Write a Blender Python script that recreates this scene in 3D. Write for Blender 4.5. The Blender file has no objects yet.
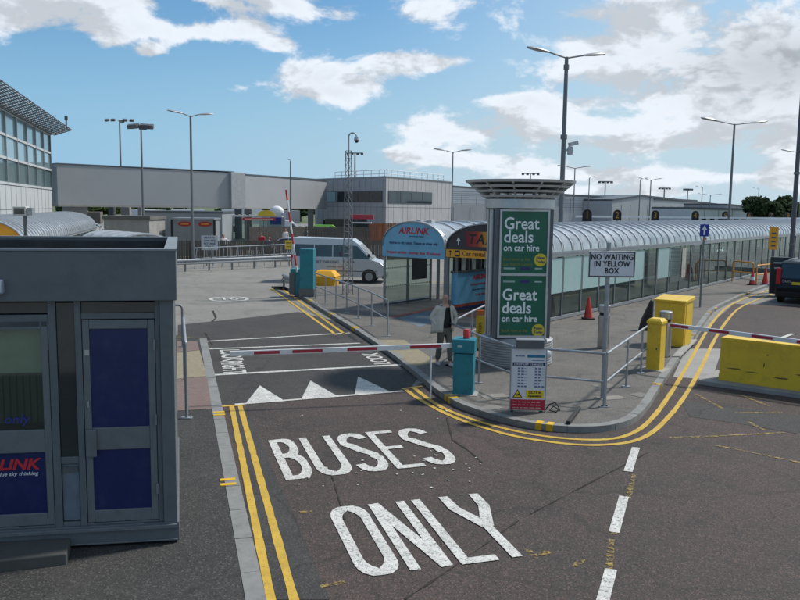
import bpy, bmesh, math, random
from mathutils import Vector, Matrix
random.seed(7)
PI=math.pi; R=math.radians
S=bpy.context.scene; COL=S.collection
# ------------------------------------------------------------------ camera
f=800.; H=3.95; pt=math.atan(.115); rl=.0126
F=Vector((0,math.cos(pt),-math.sin(pt))); U0=Vector((0,math.sin(pt),math.cos(pt))); R0=Vector((1,0,0))
RR=math.cos(rl)*R0+math.sin(rl)*U0; UU=math.cos(rl)*U0-math.sin(rl)*R0
cd=bpy.data.cameras.new('camera'); cam=bpy.data.objects.new('camera',cd); COL.objects.link(cam)
cam.matrix_world=Matrix(((RR.x,UU.x,-F.x,0),(RR.y,UU.y,-F.y,0),(RR.z,UU.z,-F.z,H),(0,0,0,1)))
cd.sensor_width=36; cd.lens=36*f/800; cd.clip_start=.1; cd.clip_end=6000
S.camera=cam
def G(u,v,z=0.):
    """ground coordinates surveyed from the photograph"""
    d=F+(u-400)/f*RR-(v-300)/f*UU; t=(z-H)/d.z
    return (d.x*t,d.y*t)
# ------------------------------------------------------------------ materials
MATS={}
def mat(name,col,rough=.6,metal=0.,var=.12,scale=3.,bump=0.,bscale=40.,spec=.5,dirt=None,dirt_amt=.35,dscale=1.2):
    if name in MATS: return MATS[name]
    m=bpy.data.materials.new(name); m.use_nodes=True; nt=m.node_tree; N=nt.nodes; L=nt.links
    b=N['Principled BSDF']; b.inputs['Roughness'].default_value=rough; b.inputs['Metallic'].default_value=metal
    b.inputs['Specular IOR Level'].default_value=spec
    tc=N.new('ShaderNodeTexCoord')
    n=N.new('ShaderNodeTexNoise'); n.inputs['Scale'].default_value=scale; n.inputs['Detail'].default_value=6; n.inputs['Roughness'].default_value=.65
    L.new(tc.outputs['Object'],n.inputs['Vector'])
    mr=N.new('ShaderNodeMapRange'); mr.inputs[1].default_value=.3; mr.inputs[2].default_value=.7
    mr.inputs[3].default_value=1-var; mr.inputs[4].default_value=1+var; L.new(n.outputs['Fac'],mr.inputs[0])
    mx=N.new('ShaderNodeVectorMath'); mx.operation='SCALE'; mx.inputs[0].default_value=col[:3]; L.new(mr.outputs[0],mx.inputs['Scale'])
    out=mx.outputs[0]
    if dirt:
        n2=N.new('ShaderNodeTexNoise'); n2.inputs['Scale'].default_value=dscale; n2.inputs['Detail'].default_value=8; n2.inputs['Roughness'].default_value=.75
        L.new(tc.outputs['Object'],n2.inputs['Vector'])
        r2=N.new('ShaderNodeMapRange'); r2.inputs[1].default_value=.5; r2.inputs[2].default_value=.68; r2.inputs[3].default_value=0; r2.inputs[4].default_value=dirt_amt
        L.new(n2.outputs['Fac'],r2.inputs[0])
        mm=N.new('ShaderNodeMix'); mm.data_type='RGBA'; L.new(r2.outputs[0],mm.inputs[0]); L.new(out,mm.inputs[6]); mm.inputs[7].default_value=(*dirt,1)
        out=mm.outputs[2]
    L.new(out,b.inputs['Base Color'])
    if bump:
        n3=N.new('ShaderNodeTexNoise'); n3.inputs['Scale'].default_value=bscale; n3.inputs['Detail'].default_value=3
        L.new(tc.outputs['Object'],n3.inputs['Vector'])
        bp=N.new('ShaderNodeBump'); bp.inputs['Strength'].default_value=bump; bp.inputs['Distance'].default_value=.01
        L.new(n3.outputs['Fac'],bp.inputs['Height']); L.new(bp.outputs[0],b.inputs['Normal'])
    MATS[name]=m; return m
def asphalt(name,c1,c2,c3,speck=.5,light=(.16,.15,.14),cracks=.5,big=.18):
    """tarmac: large stains, mid blotches, coloured aggregate specks"""
    m=bpy.data.materials.new(name); m.use_nodes=True; nt=m.node_tree; N=nt.nodes; L=nt.links
    b=N['Principled BSDF']; b.inputs['Roughness'].default_value=.85; b.inputs['Specular IOR Level'].default_value=.35
    tc=N.new('ShaderNodeTexCoord').outputs['Object']
    def noise(sc,det=5,ro=.6,warp=None):
        n=N.new('ShaderNodeTexNoise'); n.inputs['Scale'].default_value=sc; n.inputs['Detail'].default_value=det; n.inputs['Roughness'].default_value=ro
        L.new(tc,n.inputs['Vector']); return n.outputs['Fac']
    def rng(x,a,bb,c=0,d=1):
        r=N.new('ShaderNodeMapRange'); r.inputs[1].default_value=a; r.inputs[2].default_value=bb; r.inputs[3].default_value=c; r.inputs[4].default_value=d
        L.new(x,r.inputs[0]); return r.outputs[0]
    def mix(fac,a,bb):
        x=N.new('ShaderNodeMix'); x.data_type='RGBA'; L.new(fac,x.inputs[0])
        for i,q in ((6,a),(7,bb)):
            if isinstance(q,tuple): x.inputs[i].default_value=(*q,1)
            else: L.new(q,x.inputs[i])
        return x.outputs[2]
    c=mix(rng(noise(big,6,.7),.38,.62),c1,c2)
    c=mix(rng(noise(1.1,8,.75),.5,.72,0,.8),c,c3)
    c=mix(rng(noise(.55,3,.5),.56,.66,0,.45),c,c3)
    c=mix(rng(noise(7.,4,.6),.64,.7,0,.6),c,tuple(x*.5 for x in c1))
    v=N.new('ShaderNodeTexVoronoi'); v.inputs['Scale'].default_value=62; L.new(tc,v.inputs['Vector'])
    sp=N.new('ShaderNodeSeparateColor'); L.new(v.outputs['Color'],sp.inputs[0])
    c=mix(rng(sp.outputs[0],.72,.95,0,speck),c,light)
    c=mix(rng(sp.outputs[1],.6,.9,0,speck),c,tuple(x*.35 for x in c1))
    # cracks / seams
    vc=N.new('ShaderNodeTexVoronoi'); vc.feature='DISTANCE_TO_EDGE'; vc.inputs['Scale'].default_value=.33
    wn=N.new('ShaderNodeTexNoise'); wn.inputs['Scale'].default_value=1.3; wn.inputs['Detail'].default_value=5; L.new(tc,wn.inputs['Vector'])
    wa=N.new('ShaderNodeMix'); wa.data_type='RGBA'; wa.blend_type='ADD'; wa.inputs[0].default_value=.9; L.new(tc,wa.inputs[6]); L.new(wn.outputs['Color'],wa.inputs[7])
    L.new(wa.outputs[2],vc.inputs['Vector'])
    ck=rng(vc.outputs['Distance'],0.002,.012,cracks,0)
    c=mix(ck,c,tuple(x*.45 for x in c1))
    L.new(c,b.inputs['Base Color'])
    bp=N.new('ShaderNodeBump'); bp.inputs['Strength'].default_value=.5; bp.inputs['Distance'].default_value=.006
    L.new(v.outputs['Distance'],bp.inputs['Height']); L.new(bp.outputs[0],b.inputs['Normal'])
    return m
def roadpaint(name,col,under,wear=.5,rough=.6):
    m=bpy.data.materials.new(name); m.use_nodes=True; nt=m.node_tree; N=nt.nodes; L=nt.links
    b=N['Principled BSDF']; b.inputs['Roughness'].default_value=rough; b.inputs['Specular IOR Level'].default_value=.3
    tc=N.new('ShaderNodeTexCoord').outputs['Object']
    def nz(sc,a,bb,c,d,det=6):
        n=N.new('ShaderNodeTexNoise'); n.inputs['Scale'].default_value=sc; n.inputs['Detail'].default_value=det; n.inputs['Roughness'].default_value=.75; L.new(tc,n.inputs['Vector'])
        r=N.new('ShaderNodeMapRange'); r.inputs[1].default_value=a; r.inputs[2].default_value=bb; r.inputs[3].default_value=c; r.inputs[4].default_value=d
        L.new(n.outputs['Fac'],r.inputs[0]); return r.outputs[0]
    g=nz(2.2,.3,.7,.72,1.08)
    sc=N.new('ShaderNodeVectorMath'); sc.operation='SCALE'; sc.inputs[0].default_value=col; L.new(g,sc.inputs['Scale'])
    w=nz(34. if wear<1 else 16.,.70-wear*.22,.76-wear*.16,0,.85,4)
    x=N.new('ShaderNodeMix'); x.data_type='RGBA'; L.new(w,x.inputs[0]); L.new(sc.outputs[0],x.inputs[6]); x.inputs[7].default_value=(*under,1)
    L.new(x.outputs[2],b.inputs['Base Color'])
    if wear>1:   # worn through: bare tarmac shows between the remaining paint
        t=N.new('ShaderNodeBsdfTransparent'); ms=N.new('ShaderNodeMixShader'); L.new(nz(14.,.44,.56,0,1,8),ms.inputs[0]); L.new(t.outputs[0],ms.inputs[1]); L.new(b.outputs[0],ms.inputs[2]); L.new(ms.outputs[0],N['Material Output'].inputs[0])
    return m
def glass(name,tint=(.8,.9,.9),refl=.09,trans=.85,rough=.02,body=(.05,.06,.06)):
    if name in MATS: return MATS[name]
    m=bpy.data.materials.new(name); m.use_nodes=True; nt=m.node_tree; N=nt.nodes; L=nt.links
    N.remove(N['Principled BSDF']); out=N['Material Output']
    t=N.new('ShaderNodeBsdfTransparent'); t.inputs[0].default_value=(*tint,1)
    d=N.new('ShaderNodeBsdfDiffuse')
    tc=N.new('ShaderNodeTexCoord'); n=N.new('ShaderNodeTexNoise'); n.inputs['Scale'].default_value=1.5; L.new(tc.outputs['Object'],n.inputs['Vector'])
    r=N.new('ShaderNodeVectorMath'); r.operation='SCALE'; r.inputs[0].default_value=[x*2 for x in body]; L.new(n.outputs['Fac'],r.inputs['Scale']); L.new(r.outputs[0],d.inputs[0])
    g=N.new('ShaderNodeBsdfGlossy'); g.inputs['Roughness'].default_value=rough; g.inputs[0].default_value=(.9,.95,1,1)
    m1=N.new('ShaderNodeMixShader'); m1.inputs[0].default_value=trans; L.new(d.outputs[0],m1.inputs[1]); L.new(t.outputs[0],m1.inputs[2])
    fr=N.new('ShaderNodeLayerWeight'); fr.inputs[0].default_value=.5
    pw=N.new('ShaderNodeMath'); pw.operation='POWER'; pw.inputs[1].default_value=4.5; L.new(fr.outputs['Facing'],pw.inputs[0])
    ad=N.new('ShaderNodeMath'); ad.operation='MULTIPLY_ADD'; ad.use_clamp=True; ad.inputs[1].default_value=.75; ad.inputs[2].default_value=refl; L.new(pw.outputs[0],ad.inputs[0])
    m2=N.new('ShaderNodeMixShader'); L.new(ad.outputs[0],m2.inputs[0]); L.new(m1.outputs[0],m2.inputs[1]); L.new(g.outputs[0],m2.inputs[2])
    L.new(m2.outputs[0],out.inputs[0]); MATS[name]=m; return m
galv=mat('galvanised_steel',(.33,.35,.37),.45,.55,.15,8,dirt=(.16,.17,.18),dirt_amt=.3)
galvd=mat('dull_galvanised_steel',(.2,.21,.22),.55,.4,.15,8)
alu=mat('brushed_aluminium',(.5,.51,.515),.38,.6,.08,5,dirt=(.2,.21,.22),dirt_amt=.25)
alud=mat('dark_aluminium',(.12,.13,.14),.45,.5,.1,5)
kgrey=mat('kiosk_grey_paint',(.108,.122,.132),.5,0,.1,2.5,bump=.03,dirt=(.072,.082,.085),dirt_amt=.5,dscale=3.5)
kgreyl=mat('kiosk_grey_trim',(.13,.145,.153),.42,0,.08,4,dirt=(.07,.08,.08),dirt_amt=.4,dscale=5)
kroof=mat('kiosk_roof_felt',(.035,.037,.04),.9,0,.25,3,bump=.2,dirt=(.07,.07,.065))
blackrub=mat('black_rubber',(.02,.02,.021),.8,0,.2,10)
teal=mat('teal_paint',(.012,.19,.235),.42,0,.1,3,dirt=(.008,.07,.1),dirt_amt=.6,dscale=2.5)
redp=mat('red_plastic',(.55,.02,.03),.4,0,.1,5)
yellow=mat('yellow_paint',(.7,.46,.03),.42,0,.1,3,dirt=(.4,.25,.04),dirt_amt=.45,dscale=3.5,bump=.05)
yellow2=mat('worn_yellow_steel',(.7,.47,.03),.45,0,.08,2,dirt=(.3,.2,.04),dirt_amt=.4,dscale=3.2,bump=.08)
whitep=mat('white_paint',(.72,.73,.73),.45,0,.06,4,dirt=(.4,.4,.38),dirt_amt=.3)
redb=mat('red_reflective_band',(.38,.02,.04),.4,0,.1,5)
dgl=mat('dark_window_glass',(.018,.028,.03),.06,0,.3,1.2,spec=.9)
bgl=mat('reflective_blue_glass',(.3,.42,.46),.1,.45,.12,.4,spec=.8)
clad=mat('light_grey_cladding',(.46,.47,.475),.5,0,.06,.6,dirt=(.3,.31,.32),dirt_amt=.3,dscale=.3)
clad2=mat('bridge_grey_cladding',(.31,.315,.325),.55,0,.05,.4,dirt=(.29,.3,.305),dirt_amt=.3,dscale=.2)
cladd=mat('mauve_grey_cladding',(.38,.37,.375),.55,0,.06,.5,dirt=(.22,.22,.23),dirt_amt=.3,dscale=.3)
seam=mat('dark_panel_joint',(.12,.12,.125),.7)
conc=mat('pale_concrete',(.3,.29,.27),.85,0,.12,1.5,bump=.2,dirt=(.16,.155,.145),dirt_amt=.5,dscale=1.)
concd=mat('dark_concrete',(.13,.125,.115),.9,0,.15,1.5,bump=.2,dirt=(.07,.07,.065),dirt_amt=.5)
wood=mat('weathered_timber',(.105,.092,.078),.85,0,.2,6,bump=.1,dirt=(.05,.045,.04),dirt_amt=.6,dscale=2)
woodo=mat('orange_stained_timber',(.25,.085,.03),.8,0,.2,3,dirt=(.12,.05,.03))
greenp=mat('dark_green_poster',(.008,.11,.065),.35,0,.1,2)
whitel=mat('white_lettering',(.78,.8,.8),.5,0,.02)
blackl=mat('black_lettering',(.012,.012,.014),.5,0,.02)
navy=mat('navy_blue_panel',(.006,.015,.085),.3,0,.15,2.5,dirt=(.03,.036,.1),dirt_amt=.55,dscale=4)
skyb=mat('sky_blue_sign_panel',(.16,.42,.6),.4,0,.1,2,dirt=(.12,.34,.5),dirt_amt=.5)
redl=mat('red_lettering',(.5,.02,.03),.5,0,.02)
navyl=mat('navy_lettering',(.01,.03,.12),.5,0,.02)
orange=mat('orange_sign_panel',(.85,.37,.02),.45,0,.06,2)
yellowl=mat('yellow_lettering',(.65,.5,.03),.5,0,.02)
tealpan=mat('frosted_teal_panel',(.33,.47,.46),.35,0,.06,.8,dirt=(.25,.38,.37))
# ------------------------------------------------------------------ mesh builder
class MB:
    def __init__(s): s.bm=bmesh.new()
    def box(s,c,d,rz=0,rx=0,ry=0):
        M=Matrix.Translation(c)@Matrix.Rotation(rz,4,'Z')@Matrix.Rotation(ry,4,'Y')@Matrix.Rotation(rx,4,'X')@Matrix.Diagonal((d[0],d[1],d[2],1))
        bmesh.ops.create_cube(s.bm,size=1,matrix=M); return s
    def bx(s,x0,x1,y0,y1,z0,z1): return s.box(((x0+x1)/2,(y0+y1)/2,(z0+z1)/2),(abs(x1-x0),abs(y1-y0),abs(z1-z0)))
    def tube(s,p,q,r,n=12,r2=None,cap=True):
        p=Vector(p);q=Vector(q);d=q-p;l=d.length
        if l<1e-6: return s
        M=Matrix.Translation((p+q)/2)@d.to_track_quat('Z','Y').to_matrix().to_4x4()
        bmesh.ops.create_cone(s.bm,cap_ends=cap,segments=n,radius1=r,radius2=r if r2 is None else r2,depth=l,matrix=M); return s
    def bar(s,p,q,w,h):
        p=Vector(p);q=Vector(q);d=q-p
        if d.length<1e-6: return s
        x=d.normalized(); up=Vector((0,0,1)) if abs(x.z)<.95 else Vector((1,0,0))
        y=up.cross(x).normalized(); z=x.cross(y)
        M=Matrix.Translation((p+q)/2)@Matrix(((x.x,y.x,z.x,0),(x.y,y.y,z.y,0),(x.z,y.z,z.z,0),(0,0,0,1)))@Matrix.Diagonal((d.length,w,h,1))
        bmesh.ops.create_cube(s.bm,size=1,matrix=M); return s
    def pipe(s,pts,r,n=10,caps=True):
        pts=[Vector(p) for p in pts]; rings=[]
        nx=None
        for i,p in enumerate(pts):
            a=(pts[i]-pts[i-1]).normalized() if i>0 else None
            b=(pts[i+1]-pts[i]).normalized() if i<len(pts)-1 else None
            t=((a or b)+(b or a)).normalized()
            if nx is None:
                nx=t.orthogonal().normalized()
            nx=(nx-t*nx.dot(t)).normalized(); ny=t.cross(nx)
            k=1.
            if a and b: k=1/max(.5,math.cos(a.angle(b)/2))
            rr=r[i] if isinstance(r,(list,tuple)) else r
            rings.append([s.bm.verts.new(p+(nx*math.cos(2*PI*j/n)+ny*math.sin(2*PI*j/n))*rr*(k if k<1.2 else 1.1)) for j in range(n)])
        for i in range(len(rings)-1):
            for j in range(n):
                s.bm.faces.new((rings[i][j],rings[i][(j+1)%n],rings[i+1][(j+1)%n],rings[i+1][j]))
        if caps:
            s.bm.faces.new(rings[0][::-1]); s.bm.faces.new(rings[-1])
        return s
    def prism(s,pts,z0,z1):
        a=[s.bm.verts.new((p[0],p[1],z0)) for p in pts]; b=[s.bm.verts.new((p[0],p[1],z1)) for p in pts]; n=len(pts)
        s.bm.faces.new(b); s.bm.faces.new(a[::-1])
        for i in range(n): s.bm.faces.new((a[i],a[(i+1)%n],b[(i+1)%n],b[i]))
        return s
    def extr(s,pts,v):
        v=Vector(v); a=[s.bm.verts.new(p) for p in pts]; b=[s.bm.verts.new(Vector(p)+v) for p in pts]; n=len(pts)
        s.bm.faces.new(b); s.bm.faces.new(a[::-1])
        for i in range(n): s.bm.faces.new((a[i],a[(i+1)%n],b[(i+1)%n],b[i]))
        return s
    def loft(s,rings,close=True,caps=True):
        rs=[[s.bm.verts.new(p) for p in r] for r in rings]; n=len(rs[0])
        for i in range(len(rs)-1):
            for j in range(n if close else n-1):
                s.bm.faces.new((rs[i][j],rs[i][(j+1)%n],rs[i+1][(j+1)%n],rs[i+1][j]))
        if caps: s.bm.faces.new(rs[0][::-1]); s.bm.faces.new(rs[-1])
        return s
    def lathe(s,prof,c=(0,0,0),n=32):
        c=Vector(c); rings=[]
        for r,z in prof: rings.append([s.bm.verts.new(c+Vector((r*math.cos(2*PI*j/n),r*math.sin(2*PI*j/n),z))) for j in range(n)])
        for i in range(len(rings)-1):
            for j in range(n): s.bm.faces.new((rings[i][j],rings[i][(j+1)%n],rings[i+1][(j+1)%n],rings[i+1][j]))
        s.bm.faces.new(rings[0][::-1]); s.bm.faces.new(rings[-1]); return s
    def sheet(s,pts,z):
        s.bm.faces.new([s.bm.verts.new((p[0],p[1],z)) for p in pts]); return s
    def ico(s,c,r,sub=2,sc=(1,1,1)):
        M=Matrix.Translation(c)@Matrix.Diagonal((sc[0],sc[1],sc[2],1)); bmesh.ops.create_icosphere(s.bm,subdivisions=sub,radius=r,matrix=M); return s
    def ribbon(s,pts,w,z=0,z1=None,close=False,jit=0):
        pts=[Vector((p[0],p[1])) for p in pts]; n=len(pts); Lf=[];Rt=[]
        for i in range(n):
            a=(pts[i]-pts[i-1]) if (i>0 or close) else None; b=(pts[(i+1)%n]-pts[i]) if (i<n-1 or close) else None
            a=a.normalized() if a is not None else b.normalized(); b=b.normalized() if b is not None else a
            t=(a+b).normalized(); nn=Vector((-t.y,t.x)); k=1/max(.45,t.dot(a)); o=nn*(w/2*k+random.uniform(-jit,jit))
            Lf.append(pts[i]+o); Rt.append(pts[i]-o)
        rng=range(n if close else n-1)
        if z1 is None:
            l=[s.bm.verts.new((p.x,p.y,z)) for p in Lf]; r=[s.bm.verts.new((p.x,p.y,z)) for p in Rt]
            for i in rng: s.bm.faces.new((r[i],r[(i+1)%n],l[(i+1)%n],l[i]))
        else:
            for i in rng:
                j=(i+1)%n; s.prism([Rt[i],Rt[j],Lf[j],Lf[i]],z,z1)
        return s
    def build(s,name,m,parent=None,smooth=False,bevel=0,seg=2,loc=None):
        bm=s.bm
        bmesh.ops.recalc_face_normals(bm,faces=bm.faces)
        me=bpy.data.meshes.new(name); bm.to_mesh(me); bm.free()
        if smooth:
            for p in me.polygons: p.use_smooth=True
            try: me.set_sharp_from_angle(angle=R(38))
            except Exception: pass
        me.materials.append(m); o=bpy.data.objects.new(name,me); COL.objects.link(o)
        if parent: o.parent=parent
        if loc: o.location=loc
        if bevel:
            b=o.modifiers.new('bevel','BEVEL'); b.width=bevel; b.segments=seg; b.limit_method='ANGLE'; b.angle_limit=R(40)
        return o
def tag(o,label=None,cat=None,group=None):
    if label: o['label']=label
    if cat: o['category']=cat
    if group: o['group']=group
    return o
def thing(name,label,cat,loc=(0,0,0),rz=0,group=None):
    o=bpy.data.objects.new(name,None); COL.objects.link(o); o.location=loc; o.rotation_euler=(0,0,rz); o.empty_display_size=.3
    return tag(o,label,cat,group)
def struct(o): o['kind']='structure'; return o
def kids(o): return [c for c in COL.objects if c.parent==o]
def dup(o,loc=None,rz=None,label=None,parent=None):
    c=o.copy(); COL.objects.link(c)
    if parent: c.parent=parent
    if loc is not None: c.location=loc
    if rz is not None: c.rotation_euler=(0,0,rz)
    if label: c['label']=label
    for k in kids(o): dup(k,parent=c)
    return c
def text(parent,s,size,m,loc,rot=(PI/2,0,0),bold=0.,sx=1.,align='CENTER',name='lettering',shear=0.,space=1.):
    cu=bpy.data.curves.new('t','FONT'); cu.body=s; cu.size=size; cu.extrude=.002; cu.offset=bold; cu.align_x=align; cu.align_y='CENTER'; cu.shear=shear; cu.space_character=space
    cu.resolution_u=3
    t=bpy.data.objects.new('t',cu); COL.objects.link(t); dg=bpy.context.evaluated_depsgraph_get(); dg.update()
    me=bpy.data.meshes.new_from_object(t.evaluated_get(dg)); bpy.data.objects.remove(t); me.name=name
    me.transform(Matrix.Diagonal((sx,1,1,1))); me.materials.clear(); me.materials.append(m)
    o=bpy.data.objects.new(name,me); COL.objects.link(o); o.parent=parent; o.location=loc; o.rotation_euler=rot
    return o
def catmull(P,k=8):
    P=[Vector(p) for p in P]; out=[]
    for i in range(len(P)-1):
        a=P[max(0,i-1)];b=P[i];c=P[i+1];d=P[min(len(P)-1,i+2)]
        for j in range(k):
            t=j/k; out.append(.5*((2*b)+(c-a)*t+(2*a-5*b+4*c-d)*t*t+(3*b-a-3*c+d)*t**3))
    out.append(P[-1]); return out
# ================================================================== SETTING
ax=Vector((-.2657,.964)); bx_=Vector((.964,.2657))          # bus lane direction and its normal
W=Vector((math.sin(R(37.5)),math.cos(R(37.5)))); NW=Vector((-W.y,W.x))   # covered walkway direction, and its back side
A_far=asphalt('sunlit_pale_tarmac',(.2,.19,.172),(.25,.238,.212),(.15,.143,.132),.4,(.22,.21,.2),.4,.12)  # pale grey tarmac, lightened further to paint sunshine onto the far road
A_fg=asphalt('brown_aggregate_tarmac',(.049,.042,.038),(.072,.052,.046),(.038,.034,.032),.6,(.165,.108,.092),.38,.22)
A_dk=asphalt('fresh_dark_tarmac',(.042,.039,.037),(.056,.052,.048),(.035,.033,.031),.45,(.11,.105,.1),.5,.4)
A_pav=asphalt('island_tarmac_paving',(.115,.106,.095),(.15,.138,.122),(.075,.071,.067),.5,(.2,.19,.175),.5,.35)
A_lp=asphalt('dark_gritty_paving',(.034,.033,.031),(.05,.047,.044),(.028,.028,.026),.5,(.13,.125,.118),.25,.5)
grassm=mat('airfield_grass',(.09,.115,.045),.95,0,.35,.15)
struct(MB().prism([(-2500,-300),(2500,-300),(2500,4000),(-2500,4000)],-.4,-.06).build('ground',grassm))
struct(MB().prism([(-110,-25),(140,-25),(140,190),(-110,190)],-.058,0).build('road',A_far))
z1=.004
fg=[(-9,-12),(40,-12),(40,14),G(800,380),G(700,345),G(640,415),G(410,386),G(403,392),G(205,406),G(233,500),(-9,5)]
struct(MB().sheet([(-1.2,-12),(42,-12),(42,30),(14.5,34.5),G(700,333),G(690,350),G(650,385),G(600,405),G(560,405),G(480,400),G(430,380),G(409,389),G(203,406),G(221,450),G(252,600),(.4,0)],z1).build('bus_lane_surface',A_fg))
struct(MB().sheet([G(203,405.5),G(409,390),G(420,376),G(400,352),G(352,325),G(298,312),G(255,317),G(178,325),G(178,341),G(203,341)],.0055).build('raised_table_surface',A_dk))
# trench repairs
struct(MB().sheet([G(680,400),G(740,408),G(900,428),G(900,452),G(740,424),G(690,417)],2*z1).build('trench_repair',A_dk))
struct(MB().sheet([G(231,410),G(247,410),G(330,600),G(262,600)],2*z1).build('gutter_strip',A_dk))
# left pavement
lk=[(1.08,-1.5),G(254,600),G(203,342)]
lk=[Vector(p) for p in lk]; tip=lk[-1]
struct(MB().prism([(-14,-1.5)]+[tuple(p) for p in lk]+[(tip.x-.3,tip.y+.6),(tip.x-6,tip.y-.6)],-.04,.115).build('left_pavement',A_lp))
kerbm=mat('granite_kerb',(.2,.2,.19),.8,0,.14,5,bump=.15,bscale=30,dirt=(.1,.1,.095),dirt_amt=.6,dscale=3)
def kerb(name,pts,w,z1,step=.9,off=0):
    # kerb stones laid end to end along a line, with thin joints
    P=[Vector(p) for p in pts]; mb=MB(); dist=0; segs=[]; cur=[P[0]]; acc=0
    for i in range(len(P)-1):
        a=P[i];b=P[i+1];l=(b-a).length;t=0
        while acc+(l-t)>=step:
            t+=step-acc; q=a+(b-a)*(t/l); cur.append(q); segs.append(cur); cur=[q]; acc=0
        acc+=l-t; cur.append(b)
    if len(cur)>1: segs.append(cur)
    for s_ in segs:
        if (s_[-1]-s_[0]).length<.05: continue
        s_=list(s_); d0=(s_[1]-s_[0]).normalized(); s_[0]=s_[0]+d0*.006; d1=(s_[-2]-s_[-1])
        if d1.length>.02: s_[-1]=s_[-1]+d1.normalized()*.006
        mb.ribbon(s_,w,-.03,z1+random.uniform(-.003,.003))
    return struct(mb.build(name,kerbm))
kerb('left_kerb',[(p.x,p.y) for p in lk],.2,.121)
struct(MB().prism([G(177,353,.115),G(199.5,350.3,.115),G(207,376.3,.115),G(177,379,.115)],.1,.122).build('tactile_paving',mat('buff_tactile_slabs',(.235,.2,.13),.85,0,.2,9,bump=.3,bscale=25)))
bm_=bpy.data.materials.new('red_brick_paving'); bm_.use_nodes=True; nt=bm_.node_tree
bt=nt.nodes.new('ShaderNodeTexBrick'); bt.inputs['Color1'].default_value=(.2,.13,.11,1); bt.inputs['Color2'].default_value=(.16,.105,.09,1); bt.inputs['Mortar'].default_value=(.12,.1,.09,1); bt.inputs['Scale'].default_value=3.2; bt.inputs['Mortar Size'].default_value=.03
tcn=nt.nodes.new('ShaderNodeTexCoord'); nt.links.new(tcn.outputs['Object'],bt.inputs['Vector']); nt.links.new(bt.outputs[0],nt.nodes['Principled BSDF'].inputs['Base Color']); nt.nodes['Principled BSDF'].inputs['Roughness'].default_value=.85
struct(MB().prism([G(177,379.3,.115),G(207,376.6,.115),G(212,409,.115),G(177,411,.115)],.1,.123).build('brick_paving',bm_))
struct(MB().prism([G(177,341.5,.115),G(197,341.5,.115),G(199.4,350,.115),G(177,352.7,.115)],.1,.123).build('brick_paving',bm_))
# traffic island with the walkway
ik=[(-6.15,38.5),G(286,288.5),G(323,311),G(360,334),G(391,355),G(405.5,366),G(424,381),G(440,394),G(458,406),G(480,414.5),G(505,422),G(530,427.5),G(560,431),G(590,431.5),G(612,429),G(630,422.5),G(643,410.5),G(655,392),G(667,374),G(680,355),G(690,341),G(700,327),G(708,316),G(717,308.5),G(750,293),G(770,285.5)]
ikc=[(p.x,p.y) for p in catmull([(p[0],p[1]) for p in ik],5)]
e=Vector(ikc[-1]); d=Vector((.66,.75))
ikc+= [tuple(e+d*t) for t in (8,20,45,70)]
bk=[(Vector((4.75,26.85))+W*85+NW*8),(Vector((4.75,26.85))+W*16+NW*8.2),(-.5,39.2)]
struct(MB().prism(ikc+[tuple(p) for p in bk],-.04,.115).build('island_pavement',A_pav))
kerb('island_kerb',ikc,.17,.122)
kerb('island_kerb',[tuple(p) for p in bk]+[(-6.15,38.5)],.17,.122)
# concrete plinth under the yellow barrier block
slabm=mat('barrier_plinth_concrete',(.27,.26,.245),.85,0,.1,1.2,bump=.15,dirt=(.15,.145,.135),dirt_amt=.5,dscale=1.5)
struct(MB().prism([G(686,349),G(722,349),G(712,380),G(673,377)],-.02,.008).build('concrete_apron',slabm))
s0=Vector(G(697,380,.1)); s1=Vector(G(800,394,.1)); sd=(s1-s0).normalized(); sn=Vector((-sd.y,sd.x))
struct(MB().prism([s0,s0+sd*8,s0+sd*8+sn*1.6,s0+sn*1.6],-.02,.1).build('barrier_plinth',slabm,bevel=.015))
# ---- painted markings
und=(.07,.065,.06)
PY=roadpaint('yellow_road_paint',(.56,.36,.05),und,.55); PW=roadpaint('white_road_paint',(.62,.605,.56),und,.85)
PYo=roadpaint('faded_yellow_road_paint',(.4,.27,.06),und,1.1); PK=roadpaint('yellow_kerb_paint',(.7,.42,.02),(.25,.2,.1),.3)
def mark(name,pts,w,m=PW,z=.012,jit=0): return struct(MB().ribbon(pts,w,z,jit=jit).build(name,m))
def dens(pts,n=6):
    out=[]
    for a,b in zip(pts[:-1],pts[1:]):
        a=Vector(a);b=Vector(b)
        for j in range(n): out.append(a+(b-a)*j/n)
    return out+[Vector(pts[-1])]
# double yellows, left kerb
a0=Vector((-3.4,15.53))
for o in (0,.235):
    p=Vector(G(236.5,406))if o else Vector(G(229,406)); q=Vector(G(287.5,600)) if o else Vector(G(266,600))
    p=Vector(G(240,406)) if o else Vector(G(231.5,406)); q=Vector(G(294,600)) if o else Vector(G(271,600))
    dd=(q-p).normalized(); mark('yellow_line',dens([p,q,q+dd*6],40),.1,PY,jit=.006)
mark('yellow_line',[G(222,406.8),G(244,405.5)],.1,PY,.013)
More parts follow.
